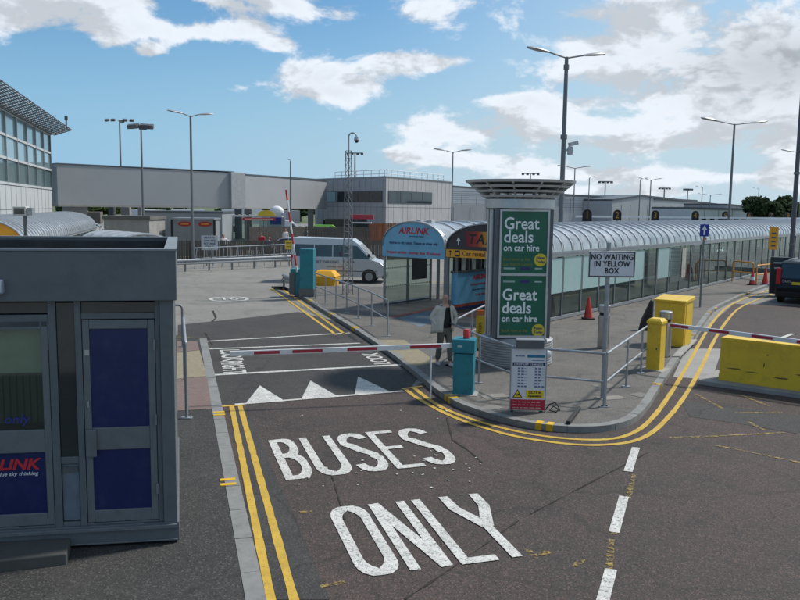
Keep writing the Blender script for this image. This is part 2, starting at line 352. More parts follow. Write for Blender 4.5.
# double yellows round the island
o1=[G(406,390),G(416,397.5),G(432,407),G(455,418),G(480,427),G(510,435.5),G(540,441),G(575,445),G(605,445.3),G(632,442),G(652,433),G(668,418),G(681,402),G(693,383),G(704,362),G(713,343),G(724,325),G(737,310),G(752,302),G(770,295)]
o2=[G(413,387.5),G(430,400.5),G(450,411.5),G(480,422.3),G(510,430.3),G(540,436),G(575,439.7),G(605,440),G(625,436.5),G(642,428),G(656,414),G(667,399),G(678,382),G(690,361),G(701,341),G(713,322),G(727,307.5),G(745,298.5),G(768,290.5)]
for o in (o1,o2):
    p=catmull(o,6); dd=(p[-1]-p[-2]).normalized(); mark('yellow_line',p+[p[-1]+dd*15,p[-1]+dd*40],.1,PY,jit=.005)
mark('yellow_line',[G(402,389.5),G(422,386.5)],.1,PY,.013)
for u in ((280,287.5,345,334.5),(272,289,336,335)):
    a=Vector(G(u[0],u[1]));b=Vector(G(u[2],u[3])); mark('yellow_line',dens([a,b],30),.11,PY,jit=.006)
mark('yellow_line',[G(269,289.5),G(284,287)],.12,PY,.013)
mark('yellow_line',[G(176,341),G(202,342.5)],.08,PYo,.124)
# faded yellow box
for l in ([(668,438),(720,436.5),(785,433)],[(716,446),(752,453),(800,463),(860,474)],[(695,394),(723,409)],[(735,413),(783,413)],[(742,396),(770,407)],[(748,422),(765,431)],[(634,474),(628,500)],[(620,508),(614,535)],[(612,540),(608,575)],[(300,513),(312,512)],[(320,587),(345,583)],[(575,567),(583,560)],[(527,550),(537,559)],[(540,556),(549,552)]):
    mark('faded_yellow_mark',dens([G(*p) for p in l],8),.07,PYo,.011,jit=.012)
# sealed seams and oil marks in the tarmac
sealm=mat('bitumen_seam',(.043,.038,.035),.95,0,.3,4,spec=.1)
for l,w_ in (([(447,418),(452,440),(470,452),(482,463)],.03),([(405,600),(450,570),(520,520),(600,478),(650,452)],.018),([(300,440),(330,470),(345,520)],.016),([(205,333),(212,345)],.05),([(213,311),(216,318),(212,322)],.06)):
    mark('tarmac_seam',dens([G(*p) for p in l],10),w_,sealm,.0105,jit=.012)
m=MB()
for i in range(46):
    u=random.choice([random.gauss(440,40),random.gauss(330,60)]); v=random.gauss(468,10) if random.random()<.7 else random.gauss(410,10); p=G(u,max(400,v)); a=random.random()*3; m.box((p[0],p[1],.014),(random.uniform(.015,.05),random.uniform(.015,.04),.006),a)
lt=m.build('paint_flecks',PW); lt['kind']='stuff'; tag(lt,'scattered white paint flecks on the tarmac around the lettering','flecks')
# white lines
mark('give_way_line',dens([G(235,405),G(403,391.5)],10),.11,PW,.014,jit=.004)
mark('stop_line',dens([G(201,376),G(403,365)],10),.16,PW,jit=.004)
mark('crossing_line',dens([G(205,349.5),G(360,343.5)],10),.13,PW,jit=.004)
mark('crossing_line',dens([G(203,341.8),G(350,333.2)],10),.12,PW,jit=.004)
for t in ([(246,403.5),(260,386),(284,401)],[(301,400),(310.5,381),(338,397)],[(354.5,396),(358,377),(391,392.5)]):
    struct(MB().sheet([G(*p) for p in t],.0125).build('hump_triangle',PW))
for a,b in (((636,448),(628,472)),((624,497),(614,533)),((611,570),(600,612))):
    mark('lane_dash',[G(*a),G(*b)],.13,PW)
mark('lane_dash',[G(793,334),G(776,340)],.13,PW); 
# BUSES ONLY, drawn as bold strokes
def arc(cx,cy,rx,ry,a0,a1,n=10): return [(cx+rx*math.cos(R(a0+(a1-a0)*i/n)),cy+ry*math.sin(R(a0+(a1-a0)*i/n))) for i in range(n+1)]
sw=.115; h=2.02; q=sw/2
def gB(w): return [[(q,0),(q,h)],[(0,h-q),(w*.5,h-q)]+arc(w*.5,h*.77,w*.42-q,h*.23-q,90,-90,8)[1:]+[(0,h*.54)],[(q,h*.54),(w*.5,h*.54)]+arc(w*.52,h*.27+q*.5,w*.48-q,h*.27-q*.5,90,-90,8)[1:]+[(0,q)]]
def gU(w): return [[(q,h),(q,h*.24)]+arc(w/2,h*.24,w/2-q,h*.24-q,180,360,12)[1:]+[(w-q,h)]]
def gS(w): return [arc(w/2,h*.76,w/2-q,h*.24-q,20,180,10)+arc(w/2,h*.76,w/2-q,h*.12,180,230,4)[1:]+[(w*.5,h*.52),(w*.8,h*.4)]+arc(w/2,h*.26,w/2-q,h*.12,40,0,4)+arc(w/2,h*.26,w/2-q,h*.26-q,0,-160,10)[1:]]
def gE(w): return [[(q,0),(q,h)],[(0,h-q),(w,h-q)],[(0,h*.52),(w*.85,h*.52)],[(0,q),(w,q)]]
def gO(w): return [arc(w/2,h-h*.2,w/2-q,h*.2-q,0,180,10)+arc(w/2,h*.2,w/2-q,h*.2-q,180,360,10)+[(w-q,h*.8)]]
def gN(w): return [[(q,0),(q,h)],[(q,h),(w-q,0)],[(w-q,0),(w-q,h)]]
def gL(w): return [[(q,0),(q,h)],[(0,q),(w,q)]]
def gY(w): return [[(q,h),(q*1.2,h*.78),(w*.5,h*.46)],[(w-q,h),(w-q*1.2,h*.78),(w*.5,h*.46)],[(w*.5,h*.5),(w*.5,0)]]
def word(name,org,bd,up,glyphs,zz,thick=.128):
    bd=Vector(bd).normalized(); up=Vector(up).normalized(); mb=MB(); k=0
    for g,x,w in glyphs:
        for st in g(w):
            # stroke built square in the letter's own sheared frame
            pts=[Vector(p) for p in st]; n=len(pts); Lf=[];Rt=[]
            for i in range(n):
                a=(pts[i]-pts[i-1]).normalized() if i else (pts[1]-pts[0]).normalized(); b=(pts[i+1]-pts[i]).normalized() if i<n-1 else a
                t=(a+b).normalized() if (a+b).length>1e-4 else a; nn=Vector((-t.y,t.x)); kk=1/max(.5,t.dot(a))
                # road letters have thicker horizontals than verticals when seen stretched
                wd=(thick*abs(nn.x)+thick*1.15*abs(nn.y))/2*kk
                Lf.append(pts[i]+nn*wd+Vector((random.uniform(-.004,.004),random.uniform(-.006,.006)))); Rt.append(pts[i]-nn*wd)
            z=zz+k*.0004; k+=1
            tr=lambda p:(org[0]+bd.x*(x+p.x)+up.x*p.y,org[1]+bd.y*(x+p.x)+up.y*p.y,z)
            l=[mb.bm.verts.new(tr(p)) for p in Lf]; r=[mb.bm.verts.new(tr(p)) for p in Rt]
            for i in range(n-1): mb.bm.faces.new((r[i],r[i+1],l[i+1],l[i]))
    return struct(mb.build(name,PW))
word('buses_lettering',(-1.62,11.24),(.946,.325),(-.285,.958),[(gB,0,.44),(gU,.52,.53),(gS,1.14,.5),(gE,1.71,.46),(gS,2.24,.52)],.013)
word('only_lettering',(-.38,8.19),(.955,.297),(-.268,.963),[(gO,0,.48),(gN,.56,.49),(gL,1.16,.45),(gY,1.56,.56)],.013)
# painted 10 in a rounded ring, further up the lane
def flat_text(name,s,size,loc,rz,m,sx=1,bold=.0):
    o=text(None,s,size,m,loc,(0,0,rz),bold,sx,name=name); return struct(o)
c=Vector(G(229,299.2)); th=math.atan2(bx_.y,bx_.x)
ring=[c+bx_*(.75*math.copysign(abs(math.cos(t))**.7,math.cos(t)))+ax*(.75*math.copysign(abs(math.sin(t))**.7,math.sin(t))) for t in [2*PI*i/36 for i in range(36)]]
struct(MB().ribbon(ring,.16,.012,close=True).build('speed_limit_marking',PW))
flat_text('speed_limit_marking','10',1.35,(c.x,c.y,.015),th,PW,.6,.025)
# LOOK LEFT / LOOK RIGHT pedestrian wording painted beside the kerbs
rot90=math.atan2(bx_.y,bx_.x)
p=G(230,355.5); flat_text('look_left_lettering','LOOK',.75,(p[0],p[1],.013),-PI/2+rot90,PW,.8,.012)
p=G(232,367.5); flat_text('look_left_lettering','RIGHT',.75,(p[0],p[1],.013),-PI/2+rot90,PW,.72,.012)
p=G(377,359); flat_text('look_right_lettering','LOOK',.62,(p[0],p[1],.013),PI/2+rot90,PW,.9,.012)
# buff paving by the crossing, with yellow kerb bars
struct(MB().prism([G(374,340,.115),G(404,340,.115),G(438,362.5,.115),G(414,367,.115)],.1,.121).build('tactile_paving',MATS['buff_tactile_slabs']))
def kerbbar(u,v,rz=None,l=.275,w=.07,n=2,gap=.13,along=None):
    c=Vector(G(u,v,.125)); best=min(range(len(ikc)-1),key=lambda i:(Vector(ikc[i])-c).length)
    t=(Vector(ikc[best+1])-Vector(ikc[max(0,best-1)])).normalized(); nn=Vector((-t.y,t.x)); base=Vector(ikc[best]); c=base+t*((c-base).dot(t))
    mb=MB(); ang=math.atan2(nn.y,nn.x)
    for k in range(n):
        p=c+t*(k*gap); mb.box((p.x,p.y,.068),(l*.69,w,.125),ang)
    return struct(mb.build('yellow_kerb_mark',PK))
for u,v in ((432,396),(529,432),(304,300),(326,313),(349,327)): kerbbar(u,v,gap=.2,w=.12)
for u,v in ((661,385),(692,335),(712,312),(744,295)): kerbbar(u,v,w=.05,n=2,l=.275)
for u,v in ((219,413.5),(228,482)):
    c=Vector(G(u,v,.12)); mb=MB()
    for k in range(2): p=c+ax*(k*.2-.1); mb.box((p.x,p.y,.07),(.215,.09,.115),rot90)
    struct(mb.build('yellow_kerb_mark',PK))
for u,v in ((635+.0,385),(700+2,329),(726,309),(758,293.3)):
    p=G(u,v,.12)
    if u>690: struct(MB().box((p[0]-.35,p[1]+.25,.119),(.5,.1,.006),.9).build('yellow_pavement_mark',PK))
# red border and pale blue floor at the coach stand
redfl=mat('red_surface_strip',(.16,.045,.035),.8,0,.2,4)
struct(MB().ribbon([G(392,317,.115),G(412,313,.115),G(470,300,.115)],.28,.12).build('red_floor_strip',redfl))
struct(MB().ribbon([G(448,309,.115),G(492,322,.115)],.28,.1205).build('red_floor_strip',redfl))
struct(MB().sheet([G(398,318,.115),G(440,308,.115),G(452,316,.115),G(420,327,.115)],.1195).build('blue_floor_panel',mat('worn_blue_surface',(.11,.15,.18),.8,0,.2,3)))
struct(MB().sheet([G(300,287),G(330,281),G(350,287),G(390,292),G(420,289),G(430,301),G(380,309),G(300,296)],.0045).build('bus_bay_surface',A_far))
mark('yellow_line',[G(425,283),G(450,281.5)],.13,PY); mark('lane_dash',[G(392,287.5),G(440,286)],.13,PW); mark('lane_dash',[G(405,272),G(446,271)],.13,PW)
# covers and patches in the paving
for u,v,w,l in ((605,386,.5,.35),(520,397,.4,.4),(490,408,.5,.3),(640,395,.35,.3)):
    p=G(u,v,.115); struct(MB().box((p[0],p[1],.118),(w,l,.008),.6).build('paving_patch',mat('worn_patch_concrete',(.17,.16,.145),.9,0,.15,2,bump=.2)))
# ================================================================== KIOSK
P0=Vector((-2.51,8.78)); kb=Vector((.985,.1725)); kt=math.atan2(kb.y,kb.x)
kiosk=thing('grey_kiosk','large grey painted kiosk with blue panelled doors and flat parapet roof at the left edge','kiosk',(P0.x,P0.y,0))
def kbx(mb,s0,s1,d0,d1,z0,z1):
    c=[]
    for s_,d_ in ((s0,d0),(s1,d0),(s1,d1),(s0,d1)):
        p=-kb*s_+ax*d_; c.append((p.x,p.y))
    return mb.prism(c,z0,z1)
def kp(s_,d_,z): p=-kb*s_+ax*d_; return (p.x,p.y,z)
D=3.5; LW=5.6
m=MB(); kbx(m,-.02,LW,.0,D,.14,.36); kbx(m,0,.145,0,.12,.36,2.91)                      # plinth + corner pilaster
kbx(m,.0,.06,.12,D,.36,2.91); kbx(m,.06,LW,D-.06,D,.36,2.91); kbx(m,LW-.06,LW,.0,D-.06,.36,2.91)
for s_ in (.2,1.0): pass
# the front framing: vertical members and rails around doors
kbx(m,.145,.2,.04,.12,.36,2.91)
kbx(m,.975,1.045,.02,.12,.36,2.91); kbx(m,1.235,1.315,.02,.12,.36,2.91); kbx(m,2.3,2.42,.02,.12,.36,2.91); kbx(m,3.5,3.62,.02,.12,.36,2.91); kbx(m,4.7,LW-.06,.02,.12,.36,2.91)
kbx(m,.2,.975,.03,.12,2.7,2.765); kbx(m,1.315,2.3,.03,.12,2.62,2.755); kbx(m,2.42,3.5,.03,.12,2.7,2.765); kbx(m,3.62,4.7,.03,.12,.36,1.1)
kbx(m,.2,.975,.03,.12,.36,.385); kbx(m,1.315,2.3,.03,.12,.36,.385);kbx(m,2.42,3.5,.03,.12,.36,.385)
kbx(m,1.045,1.235,.03,.12,1.08,1.16); kbx(m,1.045,1.235,.03,.12,.36,.41)
m.build('wall',kgrey,kiosk,bevel=.006)
m=MB(); kbx(m,-.0,LW,-.035,.0,.30,.345); kbx(m,-.0,LW,-.02,.0,.15,.17); m.build('sill',kgreyl,kiosk,bevel=.006)
m=MB(); kbx(m,1.05,1.23,.06,.09,.42,1.07); m.build('letter_panel',mat('kiosk_letter_panel',(.13,.16,.2),.5,0,.1,6,dirt=(.08,.09,.1)),kiosk,bevel=.004)
m=MB(); kbx(m,1.06,1.22,.045,.06,.98,1.04); m.build('vent_grille',alud,kiosk)
# dark interior behind the glass
m=MB(); kbx(m,.15,LW-.1,.9,.95,.36,2.9); kbx(m,.15,LW-.1,.12,.9,.36,.38); m.build('inner_wall',mat('dim_interior_board',(.1,.11,.09),.8,0,.3,1.5),kiosk)
# fascia + parapet
m=MB()
kbx(m,-.04,LW,-.06,.03,2.91,3.45); kbx(m,-.04,.07,.03,D,2.91,3.45); kbx(m,.07,LW,D-.09,D,2.91,3.45); kbx(m,LW-.09,LW,.03,D-.09,2.91,3.45)
m.build('fascia',kgrey,kiosk,bevel=.006)
m=MB(); kbx(m,.07,LW-.09,.03,D-.09,2.95,3.05); m.build('roof',kroof,kiosk)
m=MB(); kbx(m,.072,LW-.09,D-.1,D-.092,3.05,3.42); kbx(m,.078,.086,.03,D-.1,3.05,3.42); m.build('roof_upstand',kroof,kiosk)
m=MB(); kbx(m,-.055,LW,-.075,.045,3.452,3.475); kbx(m,-.055,.085,.045,D,3.452,3.475); kbx(m,.085,LW,D-.105,D,3.452,3.475); m.build('coping',mat('coping_trim',(.2,.22,.23),.5,0,.1,4,dirt=(.13,.12,.1)),kiosk)
m=MB(); kbx(m,1.72,1.9,-.17,-.06,3.0,3.15); lampk=m.build('bulkhead_lamp',mat('lamp_grey_plastic',(.3,.32,.4),.4),kiosk,bevel=.015)
m=MB(); kbx(m,1.735,1.89,-.178,-.17,3.02,3.13); m.build('diffuser',mat('milky_diffuser',(.5,.53,.58),.3),lampk)
def leaf(s0,s1,kind):
    m=MB(); zt=2.69; zb=.39
    f0=.075
    kbx(m,s0,s0+f0,.03,.08,zb,zt); kbx(m,s1-f0,s1,.03,.08,zb,zt); kbx(m,s0+f0,s1-f0,.03,.08,zt-.1,zt); kbx(m,s0+f0,s1-f0,.03,.08,zb,zb+.14)
    kbx(m,s0+f0,s1-f0,.03,.08,1.225,1.48)
    d=m.build('door',kgreyl,kiosk,bevel=.008)
    if kind=='blue':
        tag(d,'right hand kiosk door with two solid blue panels')
        m=MB(); kbx(m,s0+f0,s1-f0,.05,.06,1.48,zt-.1); m.build('upper_panel',navy,d)
    else:
        tag(d,'kiosk door with a window above a blue lettered panel')
        m=MB(); kbx(m,s0+f0,s1-f0,.05,.06,1.48,zt-.1); m.build('glass_pane',glass('kiosk_glass',(.75,.82,.76),.07,.86,.04,(.06,.07,.06)),d)
    m=MB(); kbx(m,s0+f0,s1-f0,.05,.06,zb+.14,1.225); m.build('lower_panel',navy,d)
    return d
d1=leaf(.205,.97,'blue')
m=MB(); kbx(m,.85,.965,-.015,.03,1.16,1.47); m.build('handle',kgreyl,d1,bevel=.01)
m=MB(); kbx(m,.915,.935,.0,.03,1.72,1.79); m.build('lock',galv,d1)
d2=leaf(1.32,2.29,'glass'); d2o=(0,0)
text(d2,'AIRLINK',.165,redl,kp(1.475,.046,1.088),(PI/2,0,kt),.006,1.15,'RIGHT',shear=.25)
text(d2,'more blue sky thinking',.058,whitel,kp(1.48,.046,.985),(PI/2,0,kt),.0,1.1,'RIGHT',shear=.25)
text(d2,'only',.14,mat('blue_vinyl_lettering',(.02,.03,.2),.4),kp(1.55,.044,1.6),(PI/2,0,kt),.002,1.1,'RIGHT',shear=.2)
for z in (.7,1.5,2.35):
    m=MB(); kbx(m,.2,.222,.005,.03,z,z+.12); m.build('hinge',galvd,d1); m=MB(); kbx(m,2.285,2.31,.005,.03,z,z+.12); m.build('hinge',galvd,d2)
m=MB(); kbx(m,.9,.95,.022,.03,2.3,2.36); m.build('notice_tag',mat('notice_paper',(.4,.38,.33),.6,0,.3,3),d1)
m=MB()
for i in range(12): kbx(m,1.42+i*.07,1.475+i*.07,.2,.205,1.52,2.1)
m.build('slatted_blind',mat('dark_slat',(.12,.13,.11),.7),d2)
# pale blind in the upper half of the window
m=MB(); kbx(m,1.4,2.25,.14,.15,2.1,2.62); m.build('window_blind',mat('grey_green_blind',(.62,.7,.58),.8,0,.2,2),d2)
d3=leaf(2.425,3.495,'blue'); d3['label']='further kiosk door with blue panels beyond the left edge of the picture'
m=MB(); kbx(m,1.05,1.23,.05,.06,1.16,2.88); m.build('side_window',dgl,kiosk)
for a,b in ((.2,.975),(1.315,2.3),(2.42,3.5)):
    m=MB(); kbx(m,a,b,.05,.06,2.77,2.885); m.build('transom_window',dgl,kiosk)
m=MB(); kbx(m,3.62,4.7,.05,.06,1.1,2.885); m.build('side_window',dgl,kiosk)
m=MB()
st=[G(-60,580,.1),G(67,566,.1),G(72,545,.1),G(-60,556,.1)]
m.prism(st,.1,.24); tag(m.build('concrete_step',mat('worn_step_concrete',(.075,.073,.066),.85,0,.15,2,bump=.2,dirt=(.04,.04,.035),dirt_amt=.5),bevel=.015),'low worn concrete step in front of the kiosk door','step')
# ---- steel guard hoops beside the kiosk
def bend(pts,r=.12,k=4):
    P=[Vector(p) for p in pts]; out=[P[0]]
    for i in range(1,len(P)-1):
        a=(P[i-1]-P[i]).normalized();b=(P[i+1]-P[i]).normalized(); rr=min(r,(P[i-1]-P[i]).length*.45,(P[i+1]-P[i]).length*.45)
        p0=P[i]+a*rr;p1=P[i]+b*rr
        for j in range(k+1):
            t=j/k; out.append((1-t)**2*p0+2*t*(1-t)*P[i]+t*t*p1)
    out.append(P[-1]); return out
hp=thing('guard_hoop','dark steel guard hoop standing on the pavement behind the kiosk corner','railing',(-5.9,21.5,.12))
MB().pipe(bend([(0,0,0),(0,0,1.15),(-1.8,-.5,1.15),(-1.8,-.5,0)]),.03).build('rail',galvd,hp,True)
MB().box((0,0,.01),(.16,.16,.02)).build('foot_plate',galvd,hp)
hp=thing('handrail','galvanised handrail on a bolted post between the kiosk and the brick paving','railing',(-3.84,14.16,.115))
MB().tube((0,0,0),(0,0,1.35),.03).build('post',galv,hp,True)
MB().pipe(bend([(0,0,1.33),(0,0,1.4),(-.9,3.2,1.4),(-.9,3.2,0)],.1),.028).build('rail',galv,hp,True)
MB().box((0,0,.01),(.2,.14,.02)).tube((.07,.04,.02),(.07,.04,.04),.012).build('foot_plate',galv,hp)
# ================================================================== ISLAND TIP
# railings: posts, top and middle rail, base plates
def railing(label,pts,hh=1.1,mid=.55,cat='railing',group=None,mat_=galv,r=.026):
    b=Vector((pts[0][0],pts[0][1],.115)); t=thing('pedestrian_railing',label,cat,b,0,group)
    P=[Vector((p[0]-b.x,p[1]-b.y,0)) for p in pts]
    for p in P:
        MB().tube(p,p+Vector((0,0,hh-.02)),r*.95).build('post',mat_,t,True)
        MB().box((p.x,p.y,.008),(.17,.12,.016)).build('foot_plate',mat_,t)
    MB().pipe([p+Vector((0,0,hh)) for p in P],r).build('top_rail',mat_,t,True)
    MB().pipe([p+Vector((0,0,mid)) for p in P],r*.85).build('middle_rail',mat_,t,True)
    return t
def rg(u,v): return Vector(G(u,v,.115))
cA=rg(454,402); cB=rg(482,399); 
N1=Vector((1.5,16.9))     # apex beside the man
zA=1.17
def at_h(u,v,z): return Vector(G(u,v,z))
apex=at_h(450,323,zA); e1=at_h(497,300,zA); p2=at_h(514,347,zA); corner=at_h(606,354,zA); mid1=at_h(480,336,zA)
railing('galvanised railing running from the advertising column past the man to the teal barrier post',[e1,at_h(472,311.5,zA),apex],1.06,.5)
railing('galvanised railing between the teal barrier post and the information board',[apex,mid1,p2],1.06,.5)
railing('galvanised railing between the information board and the no waiting sign post',[p2+Vector((.02,.02)),corner],1.06,.5)
q3=at_h(654,322,zA)
railing('galvanised railing rising from the no waiting sign post to the yellow barrier post',[corner+Vector((.03,.03)),corner+(q3-corner)*.4,corner+(q3-corner)*.72,q3],1.06,.5)
lr=[(-3.55,33.4),(-3.0,31.9),(-2.45,30.4),(-1.95,29.1),(-1.45,27.6),(-.92,25.9),(-.36,23.8)]
railing('long galvanised railing along the coach stand kerb',lr,1.08,.52)
# pale plate under rail
for u,v in ((494,396),(611,398)):
    p=G(u,v,.115); struct(MB().box((p[0],p[1],.119),(.55,.3,.008),.3).build('concrete_footing',mat('worn_footing_concrete',(.2,.185,.165),.9,0,.15,2,bump=.2)))
# ---- teal barrier cabinet with boom
cab=thing('barrier_cabinet','teal barrier cabinet with a red beacon on top at the end of the lowered boom','barrier',(1.36,16.45,.115),R(-12))
MB().bx(-.21,.21,-.19,.19,0,.86).build('body',teal,cab,bevel=.012)
MB().bx(-.235,.235,-.215,.215,.875,1.16).build('hood',teal,cab,bevel=.015)
MB().bx(-.28,.3,-.27,.27,-.0,.012).build('base_plate',conc,cab)
bc=MB().tube((0.03,0,1.16),(0.03,0,1.18),.07,20).build('beacon_base',alud,cab,True)
MB().lathe([(.065,0),(.066,.14),(.055,.165),(.02,.17)],(.03,0,1.18),20).build('beacon',redp,cab,True)
MB().bx(-.15,.15,-.196,-.19,.1,.8).build('service_door',teal,cab,bevel=.002); MB().bx(.1,.125,-.203,-.196,.42,.48).build('lock',alud,cab); MB().bx(-.12,-.02,-.218,-.215,1.0,1.05).build('label_plate',mat('pale_mark',(.4,.5,.48),.5),cab)
def boom(name,label,p,q,h0,bands,leg=None,group=None,hh=.1,tipcap=False):
    p=Vector(p);q=Vector(q); L=(q-p).length; rz=math.atan2(q.y-p.y,q.x-p.x); ry=-math.asin((q.z-p.z)/L)
    t=bpy.data.objects.new(name,None); COL.objects.link(t); t.location=p; t.rotation_euler=(0,ry,rz); tag(t,label,'barrier',group)
    MB().bx(0,L,-.02,.02,-hh/2,hh/2).build('arm',whitep,t,bevel=.006)
    for a,b in bands: MB().bx(a,b,-.026,.026,-hh*.3,hh*.3).build('red_band',redb,t)
    if leg:
        MB().bx(leg-.09,leg+.09,-.015,.015,-hh/2-.03,-hh/2).tube((leg,0,-hh/2),(leg,0,-leg_h(p.z)),.018).build('support_leg',whitep,t)
    return t
def leg_h(z): return z-.02
bl=Vector((1.14,16.4,1.13)); br=Vector((-3.3,15.35,1.09))
boom('barrier_boom','long white boom with red bands lowered across the bus lane from the teal cabinet',bl,br,1,[(.3,.95),(1.65,2.25),(2.25+.5,2.5+.85),(3.6,4.1)],.5)

# ---- man
def skinmesh(nodes,edges,sub=2,root=0):
    me=bpy.data.meshes.new('s'); me.from_pydata([n[0] for n in nodes],edges,[]); o=bpy.data.objects.new('s',me); COL.objects.link(o)
    md=o.modifiers.new('k','SKIN'); md.use_smooth_shade=True
    for i,n in enumerate(nodes):
        r=n[1]; me.skin_vertices[0].data[i].radius=(r if isinstance(r,tuple) else (r,r)); me.skin_vertices[0].data[i].use_root=(i==root)
    s_=o.modifiers.new('s','SUBSURF'); s_.levels=sub; s_.render_levels=sub
    dg=bpy.context.evaluated_depsgraph_get(); dg.update(); ev=bpy.data.meshes.new_from_object(o.evaluated_get(dg)); bpy.data.objects.remove(o)
    return ev
def from_meshes(name,ms,m,parent):
    bm=bmesh.new()
    for x in ms: bm.from_mesh(x)
    me=bpy.data.meshes.new(name); bm.to_mesh(me); bm.free()
    for p in me.polygons: p.use_smooth=True
    me.materials.clear(); me.materials.append(m); o=bpy.data.objects.new(name,me); COL.objects.link(o); o.parent=parent; return o
skinm=mat('skin',(.48,.27,.2),.55,0,.08,8)
def chain(pts,rs,sub=2): return skinmesh([(p,r) for p,r in zip(pts,rs)],[(i,i+1) for i in range(len(pts)-1)],sub)
def person(label,loc,rz,top,legs,hair=None,arms=None,step=.0,shoe=(.5,.5,.5),group=None,jacket=None,h=1.0):
    t=thing('person',label,'person',loc,rz,group); t.scale=(h,h,h)
    A=arms or {'l':[(.19,0,1.42),(.25,.02,1.15),(.24,-.1,.92)],'r':[(-.19,0,1.42),(-.25,.02,1.15),(-.24,-.1,.92)]}
    n=[((0,0,.96),(.15,.11)),((0,.0,1.1),(.14,.1)),((0,0,1.3),(.165,.115)),((0,.01,1.44),(.11,.08)),((0,0,1.52),(.052,.055)),((0,-.012,1.585),(.066,.078)),((0,-.012,1.66),(.078,.098)),((0,-.003,1.73),(.066,.085)),((0,0,1.765),(.03,.04))]
    e=[(i,i+1) for i in range(8)]
    def add(pts,rs,start):
        prev=start
        for p,r in zip(pts,rs): n.append((p,r)); e.append((prev,len(n)-1)); prev=len(n)-1
        return prev
    for sgn,k in ((1,'l'),(-1,'r')):
        sh,el,wr=[Vector(x) for x in A[k]]
        d=(wr-el).normalized(); pm=wr+d*.05
        last=add([tuple(sh),tuple(el),tuple(wr)],[.06,.042,.028],3)
    for sgn,st in ((1,step),(-1,-step)):
        add([(sgn*.085,0,.9),(sgn*.1,-.02-st*.5,.5),(sgn*.1,.03-st,.08),(sgn*.12,-.1-st,.035)],[.095,.058,.038,.03],0)
    ms=[skinmesh(n,e,2)]
    # hands: palm, thumb and four curled fingers
    for sgn,k in ((1,'l'),(-1,'r')):
        sh,el,wr=[Vector(x) for x in A[k]]; d=(wr-el).normalized(); side=d.cross(Vector((sgn,0,.2))).normalized(); inn=side.cross(d).normalized()
        if inn.x*sgn>0: inn=-inn
        ms.append(chain([tuple(wr-d*.02),tuple(wr+d*.03),tuple(wr+d*.075)],[(.024,.018),(.036,.017),(.034,.014)],1))
        for i,l in enumerate((.062,.075,.07,.055)):
            b=wr+d*.075+side*(.026-.0175*i); ms.append(chain([tuple(b-d*.01),tuple(b+d*l*.5+inn*.008),tuple(b+d*l*.8+inn*.03),tuple(b+d*l*.8+inn*.05)],[.009,.0085,.0075,.006],1))
        b=wr+d*.03+side*.03; ms.append(chain([tuple(b),tuple(b+side*.025+d*.02+inn*.01),tuple(b+side*.03+d*.05+inn*.025)],[.011,.0095,.007],1))
    # nose, ears, brow
    mb=MB(); mb.ico((0,-.105,1.645),.016,2,(1,1.1,1.5)); mb.ico((.078,.0,1.65),.022,2,(.45,.8,1.3)); mb.ico((-.078,.0,1.65),.022,2,(.45,.8,1.3)); mb.ico((0,-.085,1.69),.03,2,(1.9,.6,.35))
    x=bpy.data.meshes.new('f'); mb.bm.to_mesh(x); mb.bm.free(); ms.append(x)
    body=from_meshes('body',ms,skinm,t)
    mb=MB(); mb.ico((.03,-.098,1.668),.008,1); mb.ico((-.03,-.098,1.668),.008,1); mb.build('eyes',blackl,body)
    MB().box((0,-.094,1.6),(.045,.01,.007)).build('mouth',mat('lips',(.3,.1,.08),.6),body)
    # trousers
    n=[((0,0,1.02),(.165,.125)),((0,0,.93),(.165,.125))]; e=[(0,1)]
    for sgn,st in ((1,step),(-1,-step)):
        b=len(n); n+= [((sgn*.09,0,.84),.108),((sgn*.1,-.02-st*.5,.5),.078),((sgn*.1,.02-st,.12),.068)]; e+=[(1,b),(b,b+1),(b+1,b+2)]
    from_meshes('trousers',[skinmesh(n,e,2)],legs,t)
    # shirt
    n=[((0,0,.86),(.17,.135)),((0,0,1.08),(.17,.135)),((0,-.005,1.3),(.185,.138)),((0,.0,1.43),(.12,.118)),((0,.005,1.51),(.068,.074))]; e=[(0,1),(1,2),(2,3),(3,4)]
    for k in 'lr':
        sh,el,wr=[Vector(x) for x in A[k]]; b=len(n); n+= [(tuple(sh),.052 if jacket else .074),(tuple(sh+(el-sh)*.8),.05)]; e+=[(3,b),(b,b+1)]
        if jacket is None: n.append((tuple(el+(wr-el)*.85),.042)); e.append((b+1,b+2))
    from_meshes('shirt',[skinmesh(n,e,2)],top,t)
    if jacket:
        ms=[]
        for k,sgn in (('l',1),('r',-1)):
            sh,el,wr=[Vector(x) for x in A[k]]
            ms.append(chain([tuple(sh+Vector((-sgn*.06,0,.02))),tuple(sh),tuple(sh+(el-sh)*.5),tuple(el),tuple(el+(wr-el)*.9)],[.075,.088,.074,.066,.05],2))
        from_meshes('jacket_sleeves',ms,jacket,t)
        for sgn,fl in ((1,.05),(-1,.17)):
            # one open front panel, hanging from the shoulder and pushed outwards by the forearm
            rows=[]
            for i in range(9):
                u=i/8; z=1.47-u*.6; row=[]
                x_in=sgn*(.07+.07*u); x_out=sgn*(.2+fl*u**.8+.03*math.sin(u*3)); 
                for j in range(7):
                    w=j/6; x=x_in+(x_out-x_in)*w; y=-.165+.2*w+.02*math.sin(w*7+u*3)-.03*u; row.append((x,y,z+.03*w*(1-u)-.04*w*u))
                rows.append(row)
            mb=MB(); g=[[mb.bm.verts.new(p) for p in r] for r in rows]
            for i in range(8):
                for j in range(6): mb.bm.faces.new((g[i][j],g[i][j+1],g[i+1][j+1],g[i+1][j]))
            o=mb.build('jacket_front',jacket,t,True); so=o.modifiers.new('solid','SOLIDIFY'); so.thickness=.018
        mb=MB(); rows=[]
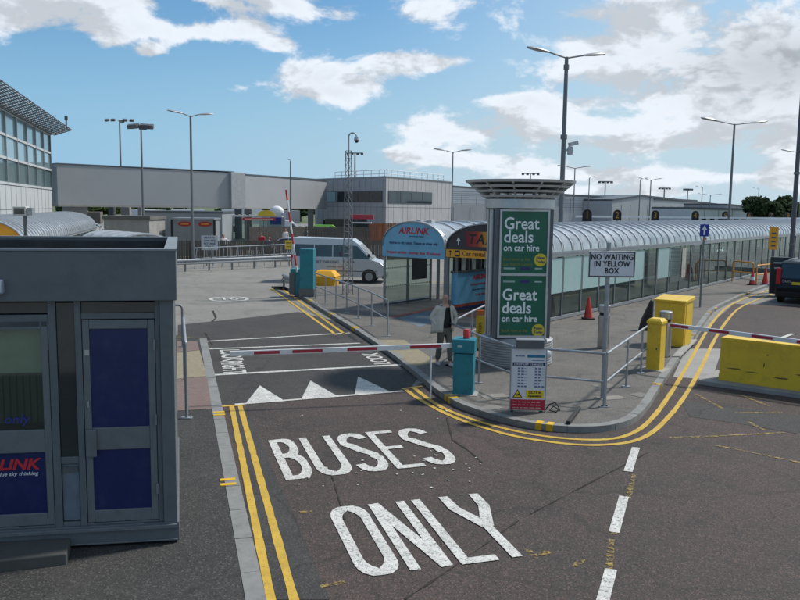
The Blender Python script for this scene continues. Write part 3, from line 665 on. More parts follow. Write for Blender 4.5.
        for i in range(9):
            u=i/8; z=1.48-u*.68; rows.append([(x*(1+.25*u)-.04*u,.13-.9*x*x+.04*u+.012*math.sin(x*30),z) for x in [-.23+.46*j/8 for j in range(9)]])
        g=[[mb.bm.verts.new(p) for p in r] for r in rows]
        for i in range(8):
            for j in range(8): mb.bm.faces.new((g[i][j],g[i][j+1],g[i+1][j+1],g[i+1][j]))
        o=mb.build('jacket_back',jacket,t,True); so=o.modifiers.new('solid','SOLIDIFY'); so.thickness=.018
        mb=MB(); mb.pipe([(-.11,-.07,1.44),(-.09,.06,1.5),(0,.09,1.515),(.09,.06,1.5),(.11,-.07,1.44)],.022); mb.build('jacket_collar',jacket,t,True)
    sm=mat('shoe_%g'%shoe[0],shoe,.6)
    for sgn,st in ((1,step),(-1,-step)):
        from_meshes('shoe',[chain([(sgn*.1,.06-st,.045),(sgn*.105,-.04-st,.05),(sgn*.12,-.15-st,.035)],[.045,.05,.042],2)],sm,t)
    if hair:
        hb=MB(); hb.ico((0,.015,1.68),.098,3,(.93,1.08,1.02)); 
        for v in [v for v in hb.bm.verts if (v.co.y<-.035 and v.co.z<1.72) or v.co.z<1.6]: hb.bm.verts.remove(v)
        hb.build('hair',hair,t,True)
    return t
beige=mat('beige_cotton',(.5,.47,.4),.85,0,.1,8,bump=.3,bscale=14); khaki=mat('grey_khaki_trousers',(.12,.115,.095),.85,0,.12,8); blk=mat('black_cloth',(.012,.011,.013),.85,0,.1,8)
person('bald man in a black shirt and open beige jacket standing by the railing',(1.1,19.35,.115),R(24),blk,khaki,None,
  {'l':[(.19,0,1.42),(.34,.06,1.17),(.2,-.09,1.0)],'r':[(-.19,0,1.42),(-.33,.1,1.2),(-.22,-.06,.98)]},.15,(.45,.45,.45),jacket=beige)
# ---- advertising column
col=thing('advertising_column','tall round aluminium advertising column with green car hire posters and a ringed canopy','advertising column',(2.94,20.0,.115),R(3))
prof=[(.9,0),(.92,.05)]
for i in range(9): z=.08+i*.062; prof+=[(.9,z),(.925,z+.012),(.925,z+.045),(.9,z+.055)]
prof+=[(.86,.66),(.78,.7)]
MB().lathe(prof,n=56).build('plinth',mat('column_plinth_grey',(.34,.35,.35),.5,.2,.1,3,dirt=(.2,.2,.19),dirt_amt=.5),col,True)
MB().lathe([(.66,.66),(.66,3.86)],n=48).build('shaft',alud,col,True)
for i in range(24):
    a=2*PI*i/24
    if abs(((a-(-PI/2)+PI)%(2*PI))-PI)<.72: continue
    MB().tube((.72*math.cos(a),.72*math.sin(a),.68),(.72*math.cos(a),.72*math.sin(a),3.86),.075 if i%2 else .05,12).build('fluted_fin',alu if i%2 else galvd,col,True)
MB().lathe([(.8,3.84),(.86,3.87),(.86,4.08),(.8,4.1)],n=56).build('collar',alu,col,True)
fr=MB(); x0,x1,z0_,z1_=-.605,.605,.72,3.84; y=-.72
fr.bx(x0,x0+.05,y,y+.16,z0_,z1_).bx(x1-.05,x1,y,y+.16,z0_,z1_).bx(x0+.05,x1-.05,y,y+.16,z0_,z0_+.06).bx(x0+.05,x1-.05,y,y+.16,z1_-.05,z1_).bx(x0+.05,x1-.05,y,y+.16,2.24,2.3)
frm=fr.build('poster_frame',alu,col,bevel=.006)
MB().bx(x0-.1,x0,y+.05,y+.2,.7,3.84).bx(x1,x1+.1,y+.05,y+.2,.7,3.84).build('side_trim',alud,col,bevel=.01)
def poster(zb,zt,up):
    p=MB().bx(x0+.05,x1-.05,y+.02,y+.04,zb,zt).build('poster',greenp,col); tag(p,'%s green poster reading Great deals on car hire'%('upper' if up else 'lower'))
    f0=y+.016; o=0 if up else -.17; L0=x0+.1
    text(p,'Great',.4,whitel,(L0,f0,zt-.3+o),bold=.006,align='LEFT',sx=.9); text(p,'deals',.4,whitel,(L0,f0,zt-.62+o),bold=.006,align='LEFT',sx=.9)
    text(p,'on car hire',.225,whitel,(L0,f0,zt-.88+o),bold=.004,align='LEFT',sx=.87)
    gl=mat('dull_gold_lettering',(.25,.24,.03),.5); oz=0 if up else -.02
    text(p,'Book now at the',.1,gl,(L0,f0,zt-1.15+o+oz),align='LEFT',sx=.95); text(p,'Car Rental Centre',.1,gl,(L0,f0,zt-1.27+o+oz),align='LEFT',sx=.95)
    c=(x1-.2,f0+.002,zt-1.16+o)
    d=MB().tube((c[0],f0+.008,c[2]),(c[0],f0+.002,c[2]),.155,28).build('offer_badge',yellowl,p)
    MB().lathe([(.15,0),(.172,0),(.172,.004),(.15,.004)],n=28).build('badge_rim',whitel,p); r_=[k for k in kids(p) if k.name.startswith('badge_rim')][-1]; r_.location=(c[0],f0+.012,c[2]); r_.rotation_euler=(PI/2,0,0)
    text(p,'New',.1,navyl,(c[0],f0,c[2]+.05),sx=1.,bold=.002); text(p,'Today',.085,navyl,(c[0],f0,c[2]-.045),bold=.002)
    zz=zb+.12 if up else zt-.14
    # partner strip: marks too small to read
    MB().bx(L0+.02,L0+.3,f0,f0+.006,zz-.02,zz+.02).build('partner_mark',mat('pale_green_mark',(.3,.42,.36),.5),p)
    MB().bx(L0+.42,L0+.66,f0,f0+.006,zz-.035,zz+.035).build('partner_mark',mat('dark_purple_mark',(.03,.025,.14),.5),p)
    MB().bx(L0+.78,L0+.96,f0,f0+.006,zz-.015,zz+.015).build('partner_mark',mat('pale_mark',(.4,.5,.48),.5),p)
poster(2.3,3.79,True); poster(.78,2.24,False)
for r_,z,hh in ((.93,4.12,.06),(1.07,4.24,.06),(1.2,4.355,.06),(1.34,4.47,.07)):
    MB().lathe([(r_-.1,z),(r_,z+.01),(r_+.02,z+hh),(r_-.08,z+hh)],n=56).build('canopy_ring',mat('bright_ring_aluminium',(.5,.52,.54),.35,.4,.06,4),col,True)
MB().lathe([(0.05,4.3),(.8,4.34),(1.2,4.5),(1.2,4.51),(.05,4.4)],n=48).build('canopy_deck',alu,col,True)
for i in range(12):
    a=2*PI*i/12+.2; c_,s_=math.cos(a),math.sin(a)
    MB().extr([(c_*.8-s_*.02,s_*.8+c_*.02,4.06),(c_*1.3-s_*.02,s_*1.3+c_*.02,4.46),(c_*1.3-s_*.02,s_*1.3+c_*.02,4.5),(c_*.8-s_*.02,s_*.8+c_*.02,4.3)],(s_*.04,-c_*.04,0)).build('canopy_bracket',alu,col)
# ---- information board with lamp box
ab=thing('information_board','white free-standing information board with a yellow camera warning and a red footer','sign board',(2.45,14.92,.115),R(-3))
ab_=MB().bx(-.325,.325,-.03,.03,.04,1.22).build('panel',mat('board_white',(.6,.62,.66),.4,0,.04,4,dirt=(.4,.42,.45),dirt_amt=.25),ab,bevel=.005)
MB().bx(-.34,-.325,-.035,.035,0,1.24).bx(.325,.34,-.035,.035,0,1.24).bx(-.325,.325,-.035,.035,1.22,1.24).build('frame',galv,ab)
MB().bx(-.24,.27,-.1,.1,1.245,1.39).build('lamp_box',alud,ab,bevel=.006); MB().bx(-.245,.275,-.105,.105,1.39,1.41).build('lamp_box_lid',teal if 0 else galv,ab)
MB().bx(-.3,-.26,.03,.25,0,.04).bx(.26,.3,.03,.25,0,.04).bx(-.3,.3,.2,.24,.0,.05).build('foot',alud,ab)
MB().bx(-.322,.322,-.034,-.03,.05,.25).build('red_footer',mat('crimson_panel',(.4,.01,.035),.4),ab_)
MB().bx(-.03,.3,-.033,-.03,1.06,1.115).build('logo_bar',mat('blue_teal_bar',(.02,.16,.28),.4),ab_)
MB().bx(-.3,.31,-.033,-.03,.9,.965).build('heading_bar',navyl,ab_)
text(ab_,'DROP-OFF CHARGES',.055,whitel,(0,-.037,.93),sx=1.05)
MB().bx(-.04,.3,-.033,-.03,.275,.43).build('warning_panel',yellow if 0 else mat('warning_yellow',(.72,.52,.01),.4),ab_)
text(ab_,'CCTV in',.065,blackl,(.13,-.037,.39),bold=.002); text(ab_,'Operation',.06,blackl,(.13,-.037,.32),bold=.002)
MB().extr([(-.29,-.034,.28),(-.1,-.034,.28),(-.195,-.034,.45)],(0,.004,0)).build('warning_triangle',blackl,ab_)
MB().extr([(-.265,-.037,.295),(-.125,-.037,.295),(-.195,-.037,.42)],(0,.003,0)).build('triangle_face',mat('warning_yellow',()),ab_)
MB().bx(-.225,-.165,-.04,-.037,.325,.35).bx(-.19,-.15,-.04,-.037,.345,.362).build('camera_symbol',blackl,ab_)
txm=mat('blue_grey_print',(.12,.15,.28),.5)
m=MB()
for i in range(7):
    z=.85-i*.058
    for x in (-.2,.12):
        for k in range(2 if i<6 else 3):
            w=random.uniform(.035,.055); m.bx(x+k*.065,x+k*.065+w,-.0335,-.03,z-.015,z+.015)
    m.bx(-.1,-.02,-.0335,-.03,z-.003,z+.003); m.bx(.25,.3,-.0335,-.03,z-.003,z+.003)
m.bx(-.25,-.2,-.0335,-.03,1.075,1.1).bx(-.19,-.15,-.0335,-.03,1.075,1.1).bx(-.14,-.08,-.0335,-.03,1.075,1.1).bx(.06,.29,-.0335,-.03,1.0,1.012)
m.build('print',txm,ab_)
m=MB()
for i in range(3):
    x=-.28
    while x<.24:
        w=random.uniform(.04,.1); m.bx(x,x+w,-.0375,-.034,.2-i*.055-.008,.2-i*.055+.008); x+=w+.02
m.build('footer_print',mat('pale_pink_print',(.6,.35,.3),.5),ab_)
cable=MB(); cable.pipe([tuple(Vector((2.8,15.0,.13))+Vector(p)) for p in ((0,0,0),(.1,.02,.12),(.2,-.02,.16),(.27,-.06,.05),(.2,-.1,.0),(.08,-.08,.02),(.16,-.02,.09),(.3,.03,.0))],.012)
tag(cable.build('loose_cable',blackrub,smooth=True),'tangle of black cable on the paving beside the information board','cable')
a=G(568,424,.13); b=G(579,411,.13)
tag(MB().bar((a[0],a[1],.15),(b[0],b[1],.19),.075,.07).build('black_kerb_bar',blackrub,bevel=.012),'short black rubber bar lying on the paving near the kerb','rubber bar')
# white bags behind the board
tag(MB().ico((2.86,15.35,1.17),.1,3,(1.1,.8,.75)).build('white_bag',mat('white_polythene',(.6,.6,.6),.4,0,.1,10,bump=.4,bscale=25),smooth=True),'white plastic bag tied on the railing behind the information board','bag')
yb=thing('yellow_warning_board','narrow yellow warning board with an orange top beside the advertising column','sign',(2.2,21.6,.115),R(-5))
MB().bx(-.12,.12,-.02,.02,.05,.95).build('panel',yellow,yb); MB().bx(-.1,.1,-.03,.03,.97,1.1).build('top',mat('orange_plastic',(.7,.16,.02),.4),yb); MB().bx(-.14,.14,-.12,.12,0,.05).build('foot',blackrub,yb)
text(yb,'CAUTION',.12,blackl,(0,-.024,.5),(PI/2,-PI/2,0))
# ---- NO WAITING IN YELLOW BOX sign
ns=thing('no_waiting_sign','white rectangular sign reading NO WAITING IN YELLOW BOX on a grey post','road sign',(4.22,16.12,.115),R(2))
MB().tube((-.03,0,0),(-.03,0,3.2),.045,16).build('post',galv,ns,True)
sgn=MB().bx(-.45,.5,-.075,-.05,2.5,3.03).build('sign_plate',mat('sign_white',(.62,.63,.66),.35,0,.03,3),ns,bevel=.01)
m=MB(); m.bx(-.44,.49,-.08,-.0755,3.0,3.02).bx(-.44,.49,-.08,-.0755,2.51,2.53).bx(-.44,-.42,-.08,-.0755,2.53,3.0).bx(.47,.49,-.08,-.0755,2.53,3.0).build('border',blackl,sgn)
for s_,z in (('NO WAITING',2.905),('IN YELLOW',2.77),('BOX',2.63)): text(sgn,s_,.155,blackl,(.025,-.08,z),bold=.004,sx=.86,space=1.06)
MB().bx(-.09,.03,-.05,-.02,2.6,2.64).bx(-.09,.03,-.05,-.02,2.9,2.94).build('clamp',galv,ns)
# ---- blue one-way sign
bs=thing('blue_arrow_sign','blue sign with a white upward arrow on a slim grey post','road sign',(12.15,32.16,.115),R(-18))
MB().tube((0,0,0),(0,0,3.36),.04,12).build('post',galvd,bs,True)
sp=MB().bx(-.17,.17,-.06,-.04,2.86,3.34).build('sign_plate',mat('sign_blue',(.01,.03,.3),.35),bs,bevel=.01)
MB().bx(-.025,.025,-.065,-.061,2.92,3.17).extr([(-.1,-.065,3.12),(.1,-.065,3.12),(0,-.065,3.3)],(0,.004,0)).build('arrow',whitel,sp)
MB().tube((.05,-.05,2.76),(.05,-.1,2.76),.05,12).build('orange_reflector',mat('orange_plastic',()),bs)
# ---- stainless litter bins
def bin_(label,loc):
    t=thing('stainless_bin',label,'litter bin',loc,0,'stainless bins on the island')
    MB().lathe([(.13,0),(.16,.01),(.16,.93),(.15,.93)],n=28).build('body',mat('stainless_steel',(.4,.4,.4),.3,.8,.1,5),t,True)
    MB().lathe([(.13,.93),(.13,1.02)],n=28).build('opening_band',blackrub,t,True)
    MB().lathe([(.165,1.02),(.165,1.2),(.14,1.215),(.02,1.22)],n=28).build('lid',mat('stainless_steel',()),t,True)
    return t
bin_('round stainless steel litter bin between the traffic cone and the no waiting sign post',(5.72,22.2,.115))
bin_('round stainless steel litter bin in front of the yellow cabinet',(7.05,21.0,.115))
# ---- cones
def cone(label,p,white=False,base=blackrub,col_=None,h=.78,name='traffic_cone'):
    t=thing(name,label,'traffic cone',p); cm=col_ or mat('cone_red',(.5,.035,.025),.45,0,.1,5)
    MB().bx(-.2,.2,-.2,.2,0,.05).build('base',base,t,bevel=.015)
    prof=[(.16,.05),(.035,h),(.02,h)]
    MB().lathe(prof,n=24).build('body',cm,t,True)
    if white: MB().lathe([(.127,.25),(.092,.45)],n=24).build('reflective_band',whitep,t,True)
    return t
cone('red traffic cone standing against the walkway near the advertising column',(6.7,28.2,.115))
p=G(752,285,.115); cone('red and white cone beneath the orange hoop barrier',(p[0],p[1],.115),True)
p=G(765,284.5,.115); cone('cone with a white band on a blue base beside the dark people carrier',(p[0],p[1],.115),True,mat('blue_plastic',(.03,.06,.25),.5),h=.9)
# ---- yellow post with right-hand boom
yp=thing('yellow_barrier_post','square yellow barrier post with a domed cap at the end of the right hand railing','barrier post',(6.25,19.25,.115),R(-38))
MB().bx(-.17,.17,-.17,.17,0,1.13).build('body',yellow,yp,bevel=.01); MB().loft([[(-.19,-.19,1.13),(.19,-.19,1.13),(.19,.19,1.13),(-.19,.19,1.13)],[(-.19,-.19,1.2),(.19,-.19,1.2),(.19,.19,1.2),(-.19,.19,1.2)],[(-.13,-.13,1.26),(.13,-.13,1.26),(.13,.13,1.26),(-.13,.13,1.26)]]).build('cap',yellow,yp,bevel=.01)
MB().bx(-.3,.3,-.28,.28,0,.012).build('base_plate',conc,yp); MB().bx(-.12,.12,-.176,-.17,.12,.95).build('service_door',yellow,yp); MB().bx(.07,.1,-.182,-.176,.5,.56).build('lock',alud,yp)
b1=Vector((6.46,19.05,1.24)); b2d=Vector((8.53,16.84,1.19))-Vector((6.3,18.9,1.24)); b2=b1+b2d.normalized()*6
boom('barrier_boom','white boom with dark red bands lowered over the wide yellow block on the right',b1,b2,1,[(.05+i*.95,.5+i*.95) for i in range(6)])
yk=thing('yellow_barrier_block','wide low yellow steel barrier block scuffed with rust on a concrete plinth','barrier',(7.38,18.16,.1),math.atan2(17.05-18.16,8.72-7.38))
MB().bx(0,4.,0,.6,.0,1.0).build('body',yellow2,yk,bevel=.015); MB().bx(-.004,4.,-.01,.0,.0,.05).build('bottom_flange',yellow,yk); MB().bx(-.05,0,.15,.45,.0,.12).build('foot',teal,yk); MB().bx(.02,4.,-.012,0,.93,.955).build('top_seam',yellow,yk); sc_=mat('scraped_dark_metal',(.13,.09,.03),.7,0,.4,9)
for i,(x,z,w_,h_) in enumerate(((.12,.3,.38,.025),(.55,.27,.3,.02),(.95,.45,.03,.09),(1.15,.22,.35,.03),(1.0,.7,.05,.03),(1.6,.35,.3,.03))): MB().extr([(x,-.0035,z),(x+w_*.5,-.0035,z-h_*.4),(x+w_,-.0035,z+h_*.2),(x+w_*.8,-.0035,z+h_),(x+w_*.3,-.0035,z+h_*.6)],(0,.002,0)).build('scrape_mark',sc_,yk)
# ---- yellow cabinet
yc=thing('yellow_cabinet','tall yellow equipment cabinet with an overhanging sloping lid','cabinet',(7.36,22.9,.115),R(-36))
MB().bx(0,.85,0,.75,0,1.27).build('body',yellow,yc,bevel=.01)
MB().loft([[(-.04,-.05,1.27),(.89,-.05,1.27),(.89,.8,1.3),(-.04,.8,1.3)],[(-.04,-.05,1.33),(.89,-.05,1.33),(.89,.8,1.41),(-.04,.8,1.41)]]).build('lid',yellow,yc,bevel=.01)
MB().bx(.02,.41,-.012,0,.05,1.22).build('door',yellow,yc); MB().bx(.43,.83,-.012,0,.05,1.22).build('door',yellow,yc); MB().bx(.08,.2,-.016,-.012,1.14,1.18).build('badge',yellow2,yc)
MB().bx(.852,.862,.1,.65,.05,1.22).build('side_door',yellow,yc)
tag(MB().prism([G(672,358,.1),G(680,358,.1),G(697,341,.1),G(689,341,.1)],.1,.155).build('concrete_kerb_block',conc,bevel=.01),'long pale concrete strip at the foot of the yellow cabinet','concrete block')
a_=Vector(G(641,331,.115)); b_=Vector(G(652,331,.115))
rows=[]
m=MB(); m.extr([(a_.x-.1,a_.y,.12),(b_.x,b_.y,.12),(b_.x+.1,b_.y+.3,1.05),(a_.x+.35,a_.y+.3,1.1),(a_.x-.02,a_.y,.5)],(.1,.25,0)); tag(m.build('black_sheeting',blk,bevel=.02),'black folded sheeting leaning against the left side of the yellow cabinet','sheeting')
# ================================================================== COVERED WALKWAYS
polyc=glass('polycarbonate_roof',(.8,.84,.86),.1,.3,.2,(.4,.42,.43))
wglass=glass('walkway_glass',(.82,.9,.86),.02,.88,.03,(.1,.12,.11))
ribm=mat('white_rib_edge',(.55,.56,.58),.4,.2,.05,3); ribd=mat('dark_rib_gasket',(.04,.042,.045),.6)
def archpts(Y,rise,z0,n=14,k=1.): return [(Y/2-Y/2*math.cos(PI*i/n),z0+rise*math.sin(PI*i/n)**.85) for i in range(n+1)]
def walkway(name,label,org,rz,L,Y,rise=.93,ez=2.38,near=True,far=True,post=1.55,rib=.775,x_glass=0,group=None,panels=(),ribw=.05,ped=None,door=0):
    t=thing(name,label,'walkway' if L>12 else 'shelter',(org[0],org[1],.115),rz,group)
    A=archpts(Y,rise,ez)
    # roof skin
    m=MB(); g=[[m.bm.verts.new((x,p[0],p[1])) for p in A] for x in (0,L)]
    for i in range(len(A)-1): m.bm.faces.new((g[0][i],g[0][i+1],g[1][i+1],g[1][i]))
    r=m.build('roof',polyc,t,True)
    n=int(L/rib)
    proto=None
    for i in range(n+1):
        x=i*rib
        if proto is None:
            A2=archpts(Y+.04,rise+.02,ez)
            m=MB(); m.loft([[(-ribw/2,p[0]-.02,p[1]-.03),(ribw/2,p[0]-.02,p[1]-.03),(ribw/2,p[0]-.02,p[1]+.035),(-ribw/2,p[0]-.02,p[1]+.035)] for p in A2])
            proto=m.build('rib',ribm,t); m=MB(); m.loft([[(ribw/2,p[0]-.02,p[1]-.03),(ribw/2+.05,p[0]-.02,p[1]-.03),(ribw/2+.05,p[0]-.02,p[1]+.02),(ribw/2,p[0]-.02,p[1]+.02)] for p in A2]); m.build('gasket',ribd,proto)
        else:
            c=proto.copy(); COL.objects.link(c); c.parent=t; c.location=(x,0,0)
            for k in [q_ for q_ in COL.objects if q_.parent==proto]:
                kk=k.copy(); COL.objects.link(kk); kk.parent=c
    for y in (0,Y):
        MB().bx(0,L,y-.06,y+.06,ez-.16,ez+.01).build('eaves_beam',alu,t); MB().bx(0,L,y-.1 if y==0 else y+.06,y-.06 if y==0 else y+.1,ez-.05,ez+.03).build('gutter',galv,t)
    first=None
    np_=int(L/post)
    for yy,on in ((0,near),(Y,far)):
        if not on: continue
        for i in range(np_+1):
            x=x_glass+i*post if yy==0 else i*post
            if x>L: break
            if first is None: first=MB().bx(-.03,.03,-.035,.035,0,ez-.16).build('post',galvd,t); first.location=(x,yy,0)
            elif np_<46 or yy==0 or i%2==0:
                c=first.copy(); COL.objects.link(c); c.parent=t; c.location=(x,yy,0)
        MB().bx(x_glass if yy==0 else 0,L,yy-.05,yy+.05,.02,.12).build('base_rail',galv,t)
        MB().bx(x_glass if yy==0 else 0,L,yy-.006,yy+.006,.2,ez-.2).build('glass_wall',wglass,t)
    for a,b,z0,z1,mm,nm in panels: MB().bx(a,b,-.03 if nm!='inner_screen' else .5,-.015 if nm!='inner_screen' else .55,z0,z1).build(nm,mm,t)
    return t
C0=Vector((4.75,26.85)); C1=C0+NW*3.8; th=PI/2-R(37.5)
pan=[]
for i in range(-1,5):
    pan.append((.05+i*1.55+.04+1.55,1.5+i*1.55+1.55,.95,2.18,tealpan,'frosted_panel'))
for i in (5,6): pan.append((.05+i*1.55+1.6+1.55*1.0,1.5+i*1.55+1.55+1.55*1.,.85,2.18,tealpan,'frosted_panel'))
pan.append((.1+12.4+.05,13.9,.55,2.15,mat('dark_green_grey_panel',(.08,.11,.11),.4),'dark_panel'))
pan.append((14.2,14.75,.7,2.1,mat('notice_paper',(.4,.38,.33),.6,0,.3,3),'notice_board'))
wk=walkway('covered_walkway','long barrel-vaulted glazed walkway with ribbed translucent roof and black taxi arch at its end',C0,th,70,3.8,panels=pan)
MB().bx(0,12,.2,.5,.0,.75).build('bench_wall',concd,wk)
# end arches: pediments
def pediment(t,Y,rise,ez,m,zb=None,n=24,x=-.12):
    A=archpts(Y,rise,ez,n)
    MB().extr([(x,p[0],p[1]-.01) for p in A],(.06,0,0)).build('pediment',m,t)
    o=MB(); o.loft([[(x-.05,p[0],p[1]+.0),(x+.13,p[0],p[1]+.0),(x+.13,p[0],p[1]+.045),(x-.05,p[0],p[1]+.045)] for p in A]).build('arch_trim',galv,t)
    return [k for k in kids(t) if k.name.startswith('pediment')][-1]
rw=(PI/2,0,-PI/2)
pd=pediment(wk,3.8,.93,2.38,mat('black_sign_panel',(.02,.022,.035),.35))
# lit TAXI panel: black letters on a red to amber field
tm=bpy.data.materials.new('red_amber_gradient_panel'); tm.use_nodes=True; nt=tm.node_tree; tcn=nt.nodes.new('ShaderNodeTexCoord'); sx_=nt.nodes.new('ShaderNodeSeparateXYZ'); cr=nt.nodes.new('ShaderNodeValToRGB')
mrn=nt.nodes.new('ShaderNodeMapRange'); mrn.inputs[1].default_value=3.05; mrn.inputs[2].default_value=.8
nt.links.new(tcn.outputs['Object'],sx_.inputs[0]); nt.links.new(sx_.outputs[1],mrn.inputs[0]); nt.links.new(mrn.outputs[0],cr.inputs[0]); nt.links.new(cr.outputs[0],nt.nodes['Principled BSDF'].inputs['Base Color'])
cr.color_ramp.elements[0].color=(.12,.01,.03,1); cr.color_ramp.elements[1].color=(.45,.03,.01,1); e_=cr.color_ramp.elements.new(.25); e_.color=(.4,.03,.02,1); e_=cr.color_ramp.elements.new(.45); e_.color=(.6,.32,.03,1); e_=cr.color_ramp.elements.new(.6); e_.color=(.55,.35,.05,1)
MB().bx(-.128,-.122,.7,3.0,2.5,3.04).build('taxi_panel',tm,pd)
text(pd,'TAXI',.47,blackl,(-.132,2.25,2.76),rw,.012,1.0,shear=.2,space=1.3)
MB().bx(-.13,-.124,3.26,3.3,2.55,2.72).extr([(-.13,3.19,2.68),(-.13,3.37,2.68),(-.13,3.28,2.82)],(.005,0,0)).build('arrow',whitel,pd)
MB().bx(-.14,-.08,0,3.8,2.1,2.375).build('orange_sign',orange,wk); os_=[k for k in kids(wk) if k.name.startswith('orange_sign')][-1]
text(os_,'Car rental centre',.235,blackl,(-.144,3.1,2.24),rw,.002,1.,'LEFT'); 
MB().bx(-.146,-.141,3.2,3.42,2.13,2.35).build('pictogram',blackl,os_); MB().bx(-.15,-.147,3.24,3.38,2.18,2.28).build('car_symbol',orange,os_)
MB().bx(-.146,-.141,3.6,3.63,2.14,2.32).extr([(-.146,3.54,2.28),(-.146,3.69,2.28),(-.146,3.615,2.35)],(.005,0,0)).build('arrow',blackl,os_)
MB().bx(-.18,.1,1.7,2.0,3.3,3.42).bx(-.16,.1,1.35,1.6,3.31,3.38).build('roof_floodlight',mat('pale_grey_plastic',(.5,.5,.48),.5),wk,bevel=.01)
MB().bx(-.1,0,3.72,3.92,0,2.1).build('corner_post',galvd,wk,bevel=.01); MB().bx(-.1,0,-.1,.1,0,2.1).build('corner_post',galvd,wk,bevel=.01)
# AIRLINK shelter alongside
C2w=2.9
sh=walkway('coach_shelter','arched coach shelter with a sky blue AIRLINK sign over its open front',C1+NW*.06,th,6.2,C2w,near=False,far=False,rib=1.03,ribw=.045)
pd=pediment(sh,C2w,.93,2.38,skyb)
text(pd,'AIRLINK',.34,redl,(-.128,C2w/2,2.98),rw,.008,1.1,shear=.2); text(pd,'more blue sky thinking',.075,navyl,(-.128,C2w/2-.15,2.79),rw,0,1.)
text(pd,'express to city centre. Tickets on driver only',.15,navyl,(-.128,C2w/2,2.53),rw,.002,.82)
MB().bx(-.13,-.07,0,C2w,1.99,2.37).build('sign_strip',skyb,sh); ss=[k for k in kids(sh) if k.name.startswith('sign_strip')][-1]
text(ss,'frequent service - journey time 30 minutes',.17,redl,(-.134,C2w/2,2.17),rw,.003,.85)
for x in (0,1.5,3.1): MB().bx(x-.035,x+.035,C2w-.035,C2w+.035,0,2.25).build('post',galvd if x else galv,sh)
MB().bx(0.05,3.05,C2w-.006,C2w+.006,.16,2.1).build('glass_wall',wglass,sh); MB().bx(0,3.1,C2w-.05,C2w+.05,.06,.14).build('base_rail',alud,sh)
m=MB()
for z in (.78,1.5):
    for i in range(24): m.box((.12+i*.125,C2w-.01,z+(.0)),(.05,.004,.05))
m.build('manifestation_dots',blackl,sh)
MB().bx(1.75,2.75,C2w-.05,C2w-.015,.95,2.1).build('timetable_case',mat('dark_grey_board',(.05,.052,.055),.4),sh)
MB().bx(6.1,6.2,0,.1,0,2.25).bx(6.1,6.2,C2w-.1,C2w,0,2.25).bx(3.6,3.7,C2w-.05,C2w+.05,0,2.25).build('rear_post',galvd,sh)
MB().bx(.0,.2,1.2,1.4,3.31,3.4).bx(.2,.45,.85,1.1,3.3,3.42).build('roof_floodlight',mat('pale_grey_plastic',()),sh,bevel=.01)
# ticket booth set back inside the taxi arch
tb=thing('ticket_booth','low ticket booth with a blue AIRLINK front and glazed hatch inside the taxi arch','booth',C1[:]+(.115,),th)
tb.location=(C1.x,C1.y,.115)
def B(x0,x1,y0,y1,z0,z1): return (x0,x1,-y1,-y0,z0,z1)
Z_=.0
MB().bx(*B(.15,6,.08,.3,.0,.14)).build('plinth',alud,tb)
bf=MB().bx(*B(.15,6,.06,.32,.34,1.5)).build('front_panel',skyb,tb)
MB().bx(*B(.15,6,.06,.325,.24,.34)).build('red_band',mat('brick_red_band',(.3,.06,.03),.5),tb); MB().bx(*B(.15,6,.06,.32,.14,.24)).build('navy_band',navyl,tb)
MB().bx(*B(.1,6.05,.05,.38,1.5,1.56)).build('counter',alud,tb)
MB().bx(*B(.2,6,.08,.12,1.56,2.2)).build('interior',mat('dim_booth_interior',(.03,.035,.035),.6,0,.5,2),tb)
for x in (.15,.95,1.8,2.6,3.4,4.2,5.0,5.94): MB().bx(*B(x,x+.06,.2,.3,1.56,2.2)).build('mullion',galvd,tb)
for x in (.55,1.25,2.15,2.9,3.9): MB().bx(*B(x,x+.26,.22,.24,1.58,2.15)).build('window_poster',mat('pale_window_poster',(.4,.42,.39),.5,0,.3,4),tb)
text(bf,'AIRLINK',.24,redl,(1.75,-.325,1.28),(PI/2,0,0),.008,1.2); text(bf,'tickets and information',.13,redl,(1.7,-.325,1.02),(PI/2,0,0),.0,1.1); text(bf,'buses every 10 minutes',.11,navyl,(1.75,-.325,.82),(PI/2,0,0),0,1.1); text(bf,'to city centre',.13,redl,(1.8,-.325,.62),(PI/2,0,0),0,1.1)
p=G(462,303,.115); qp=thing('queue_post','slim dark post with a ball top in front of the ticket booth','post',(p[0]-.05,p[1]-1.0,.115)); MB().tube((0,0,0),(0,0,1.0),.03).build('post',alud,qp,True); MB().ico((0,0,1.04),.07,2).build('ball_top',blackl,qp,True)
# left-hand taxi walkway behind the kiosk
lo=Vector((-13.95,29.6)); lth=math.atan2(ax.y,ax.x); 
lw=walkway('taxi_walkway','barrel-vaulted walkway with an orange taxi sign arch seen over the kiosk roof',(lo.x,lo.y),lth,27,3.8,ez=2.3,rise=.98,post=1.55,rib=.65,far=False)
pd=pediment(lw,3.8,.98,2.3,orange)
text(pd,'Taxi',.62,blackl,(-.128,1.85,2.72),rw,.01,1.,'CENTER')
tw=walkway('cycle_shelter','low curved white shelter roof just behind the kiosk parapet',(-9.6,33.2),lth+.45,4,2.2,ez=2.15,rise=.5,near=False,far=False,rib=1.,ribw=.12)
for x in (0,3.6):
    for y in (0,2.2): MB().bx(x,x+.08,y-.04,y+.04,0,2.0).build('post',galvd,tw)
cs=thing('small_sign_lamp','grey floodlight box on a short post above the orange taxi arch','floodlight',(-13.1,28.,.115)); MB().tube((0,0,0),(0,0,3.45),.06,12).build('post',alud,cs,True); MB().bx(-.35,.1,-.15,.15,3.4,3.72).build('housing',mat('pale_grey_plastic',()),cs,bevel=.02); MB().bx(-.3,.05,-.16,-.15,3.46,3.66).build('lens',dgl,cs)
MB().bx(.12,.3,-.1,.1,3.42,3.68).build('control_box',galv,cs)
